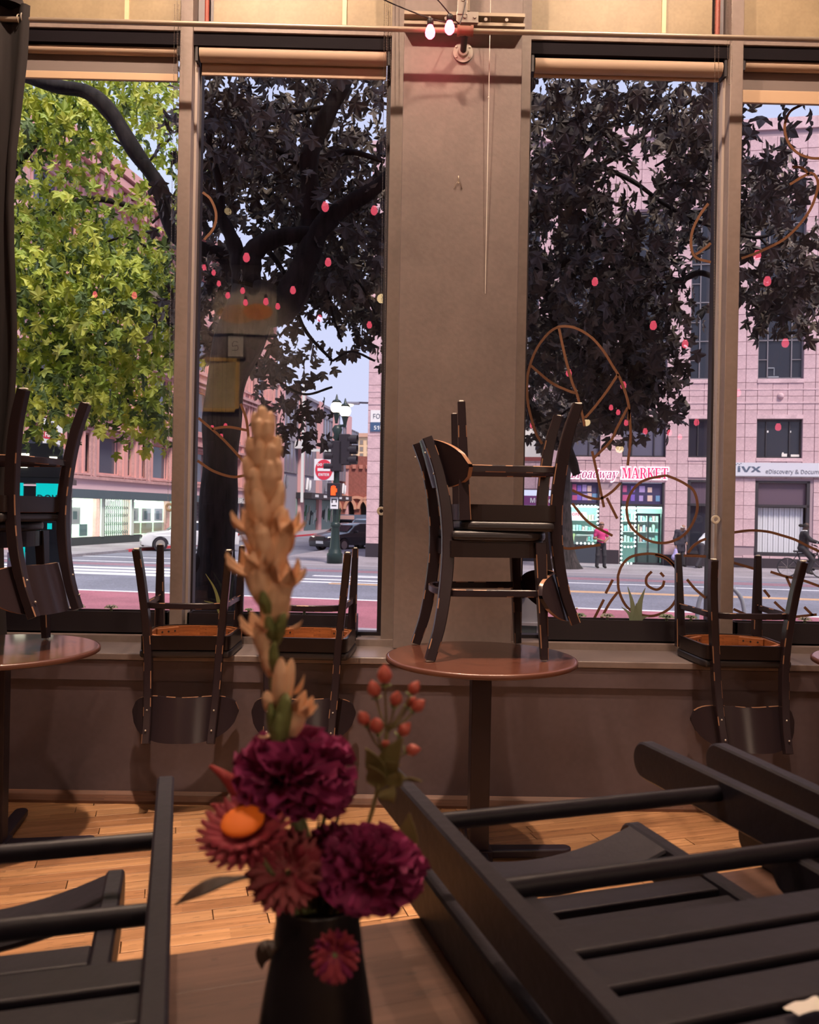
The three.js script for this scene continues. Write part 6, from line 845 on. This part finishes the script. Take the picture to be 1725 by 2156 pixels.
{ // thick trunk before the second window
  const base = P(455, 1330, 6.6), t = thing('plane_tree', 'plane tree with shade-painted leaves and a thick trunk right outside the second window', 'tree', [base.x, GY, base.z]);
  branch([[456, 1610, 50], [456, 1400, 46], [455, 1300, 44], [453, 1215, 45], [457, 1120, 41], [463, 1000, 38], [468, 880, 38], [480, 790, 40], [510, 700, 50], [540, 620, 56]], 6.6, M.barkDim, t, 'trunk');
  mesh('burl', [uvBox(new THREE.IcosahedronGeometry(.09, 2).scale(.8, 1.3, .8).translate(...P(424, 1190, 6.55).sub(t.position).toArray()))], M.barkDim, t);
  const B = (l, d = 6.6) => branch(l, d, M.barkDim, t);
  B([[540, 640, 50], [600, 640, 34], [640, 560, 26], [672, 485, 22], [720, 440, 18], [790, 395, 15], [870, 330, 12]]); B([[650, 520, 24], [655, 420, 20], [652, 330, 19], [690, 240, 18], [735, 150, 16], [760, 60, 14]], 6.7);
  B([[520, 600, 30], [535, 530, 22], [590, 500, 18], [660, 492, 16]]); B([[515, 600, 26], [495, 520, 18], [470, 465, 14], [440, 425, 11], [405, 400, 8]]); B([[505, 590, 20], [470, 540, 16], [420, 522, 15], [370, 498, 14], [345, 440, 15], [338, 395, 16], [285, 320, 17], [235, 240, 17], [185, 195, 15], [120, 182, 13], [40, 160, 10]], 7.2); B([[372, 510, 8], [350, 470, 8], [340, 420, 8]], 7.2);
  B([[470, 470, 9], [460, 380, 8], [440, 300, 7], [450, 210, 6]]); B([[640, 350, 8], [560, 300, 7], [500, 260, 5], [440, 250, 4]], 6.9); B([[690, 330, 8], [740, 320, 6], [810, 340, 5]]); B([[545, 245, 5], [620, 236, 5], [690, 225, 5]], 7); B([[560, 520, 6], [600, 580, 5], [640, 690, 4], [700, 760, 3]], 7.4);
  twigs(t, [[[580, 800], [640, 830], [700, 815]], [[540, 770], [545, 730], [560, 690]], [[700, 760], [740, 740], [790, 760]], [[420, 300], [470, 330], [520, 320]], [[560, 420], [600, 380], [640, 370]], [[720, 560], [760, 600], [790, 660]], [[690, 600], [700, 660], [720, 720]]], 7.3, M.barkDim);
  crown(t, [[520, 250, 130, 100, 6.2, 9, 40], [740, 250, 120, 130, 6.4, 9.5, 34], [600, 400, 180, 110, 6.6, 9.5, 46], [470, 430, 70, 140, 6.2, 8.5, 19], [770, 500, 90, 130, 6.5, 9.5, 32], [690, 570, 110, 80, 7.2, 9.8, 22], [560, 590, 120, 60, 7, 9.5, 20], [785, 640, 40, 90, 7.2, 9.5, 22], [630, 740, 60, 30, 8, 10, 7], [560, 780, 30, 20, 8, 10, 3], [648, 880, 26, 16, 8, 9, 3], [430, 640, 40, 90, 7.4, 9, 12], [960, 380, 150, 260, 7, 10, 40], [600, 60, 300, 90, 6, 9, 60], [600, 880, 24, 20, 8, 9, 3]], .12, SHADED_LEAF, [[412, 815, 150, 900]]);
}
{ // sunlit crown outside the first window
  const base = P(-120, 1300, 10), t = thing('plane_tree', 'bright yellow-green sunlit plane tree filling the first window', 'tree', [base.x, GY, base.z]);
  branch([[-120, 1440, 40], [-118, 1200, 36], [-110, 950, 32], [-90, 700, 30], [-40, 480, 24], [40, 330, 18], [120, 250, 12]], 10, M.bark, t, 'trunk'); branch([[-90, 720, 20], [0, 640, 14], [110, 600, 9], [230, 560, 6], [320, 600, 4]], 10, M.bark, t); branch([[-60, 560, 16], [60, 480, 10], [180, 420, 7], [300, 440, 5]], 10.2, M.bark, t); branch([[-100, 800, 12], [20, 780, 8], [140, 790, 5], [260, 840, 4], [340, 880, 3]], 9.8, M.bark, t);
  twigs(t, [[[115, 480], [118, 420], [150, 410]], [[118, 430], [90, 370], [60, 330]], [[320, 470], [350, 440], [372, 400]], [[200, 520], [260, 500], [310, 520]], [[180, 300], [230, 290], [290, 330]], [[300, 360], [330, 320], [360, 290]], [[230, 600], [240, 650], [220, 700]]], 9.6, M.bark);
  crown(t, [[120, 480, 130, 110, 8.4, 11, 74], [110, 660, 110, 110, 8.4, 11, 80], [240, 600, 110, 110, 8.4, 11, 56], [150, 290, 120, 90, 8.4, 11, 30], [250, 210, 130, 50, 8.2, 10.5, 40], [80, 240, 70, 60, 8, 10, 26], [120, 790, 110, 70, 8.6, 11, 48], [300, 720, 80, 90, 8.6, 11, 40], [250, 840, 90, 40, 8.6, 10.5, 20], [330, 880, 45, 50, 9, 10.5, 14], [80, 860, 60, 50, 8.4, 10, 16], [330, 430, 40, 40, 8.8, 11, 6], [310, 560, 70, 60, 8.6, 11, 26], [-60, 520, 160, 320, 8.6, 11.5, 70], [340, 640, 50, 60, 8.6, 10, 18], [160, 60, 260, 110, 8.4, 11, 60], [350, 330, 40, 60, 9, 10.5, 8]], .115, LIT_LEAF, [[40, 375, 165, 900]]);
}
{ // crown over the market window, trunk behind the pier
  const base = P(985, 1400, 8), t = thing('plane_tree', 'plane tree with shade-painted leaves hanging over the market window, its trunk hidden by the pier', 'tree', [base.x, GY, base.z]);
  branch([[985, 1500, 38], [985, 1250, 36], [990, 1000, 34], [1000, 800, 32], [1040, 620, 28], [1100, 480, 22], [1180, 380, 14], [1270, 240, 10], [1300, 120, 8]], 8, M.barkDim, t, 'trunk');
  const B = (l, d = 7.8) => branch(l, d, M.barkDim, t); B([[1080, 540, 16], [1160, 560, 11], [1240, 530, 8], [1330, 540, 7], [1420, 590, 7], [1480, 575, 6], [1560, 620, 4], [1610, 660, 3]]); B([[1215, 350, 8], [1240, 420, 8], [1243, 500, 7], [1220, 560, 6], [1205, 590, 5]]); B([[1200, 370, 7], [1300, 330, 5], [1380, 260, 5], [1450, 215, 6], [1510, 205, 4]]); B([[1240, 340, 5], [1330, 380, 5], [1400, 430, 4], [1480, 470, 4], [1590, 500, 4], [1650, 480, 3]]); B([[1150, 600, 9], [1180, 700, 8], [1260, 760, 6], [1340, 800, 4], [1400, 830, 3]]); B([[1080, 820, 18], [1130, 880, 16], [1190, 940, 13], [1215, 1000, 9]], 9);
  twigs(t, [[[1300, 330], [1340, 300], [1360, 260]], [[1380, 350], [1420, 330], [1470, 340]], [[1290, 740], [1340, 760], [1400, 800]], [[1120, 900], [1170, 880], [1200, 860]], [[1560, 620], [1590, 640], [1610, 690]], [[1600, 500], [1640, 540], [1690, 560]], [[1130, 480], [1140, 400], [1120, 330]]], 7.8, M.barkDim);
  crown(t, [[1170, 230, 80, 100, 6.6, 9.5, 26], [1270, 230, 80, 50, 6.8, 9.5, 9], [1450, 250, 80, 80, 6.6, 9, 26], [1190, 400, 100, 100, 6.8, 9.8, 34], [1370, 500, 100, 70, 6.8, 9.8, 22], [1470, 400, 45, 110, 6.8, 9.5, 17], [1220, 580, 120, 90, 6.8, 9.8, 42], [1350, 630, 90, 80, 7, 9.8, 28], [1250, 720, 130, 90, 7, 10, 44], [1350, 800, 70, 60, 7.2, 9.5, 32], [1280, 850, 80, 40, 7.2, 9.5, 18], [1150, 700, 50, 140, 7.2, 9.8, 26], [1140, 880, 30, 40, 8, 9.5, 4], [1590, 400, 45, 100, 6.8, 9, 19], [1585, 640, 25, 40, 7, 9, 5], [1640, 580, 60, 50, 7, 9, 14], [1690, 640, 50, 36, 7, 9, 10], [1690, 560, 40, 60, 7, 9, 14], [1590, 240, 30, 20, 5.6, 6.4, 3], [1640, 380, 30, 40, 6, 7, 4], [960, 520, 130, 300, 7, 9.5, 40], [1300, 70, 260, 100, 6.4, 9, 50]], .12, SHADED_LEAF, [[1115, 1505, 160, 960], [1562, 1725, 215, 740]]);
}
{ // a far street tree whose trunk stands before the lit market
  const p = PY(1188, 1196, GY), t = thing('plane_tree', 'street tree across the avenue with its flared trunk before the market', 'tree', [p.x, GY, p.z]); 
  mesh('trunk', [tube([V(0, -.02, 0), V(.02, .5, 0), V(0, 1.6, 0), V(-.05, 3.2, 0), V(.1, 5, 0)], (u) => .45 * Math.exp(-u * 12) + .3 - .12 * u, { n: 26, sides: 14 })], M.bark, t); for (const [x, y, z] of [[1.6, 7.6, .3], [-1.7, 7.8, -.3], [.3, 8.4, 1], [.2, 8.6, -1]]) mesh('branch', [tube([V(.06, 4.4, 0), V(x * .4, 6, z * .4), V(x, y, z)], (u) => .16 - .12 * u, { n: 12 })], M.bark, t);
  crown(t, [[1185, 880, 90, 50, 28, 32, 50], [1200, 800, 110, 80, 28, 33, 80]], .2, SHADED_LEAF, [[1115, 1505, 700, 1000]], 12);
}
renderer.render(scene, camera);
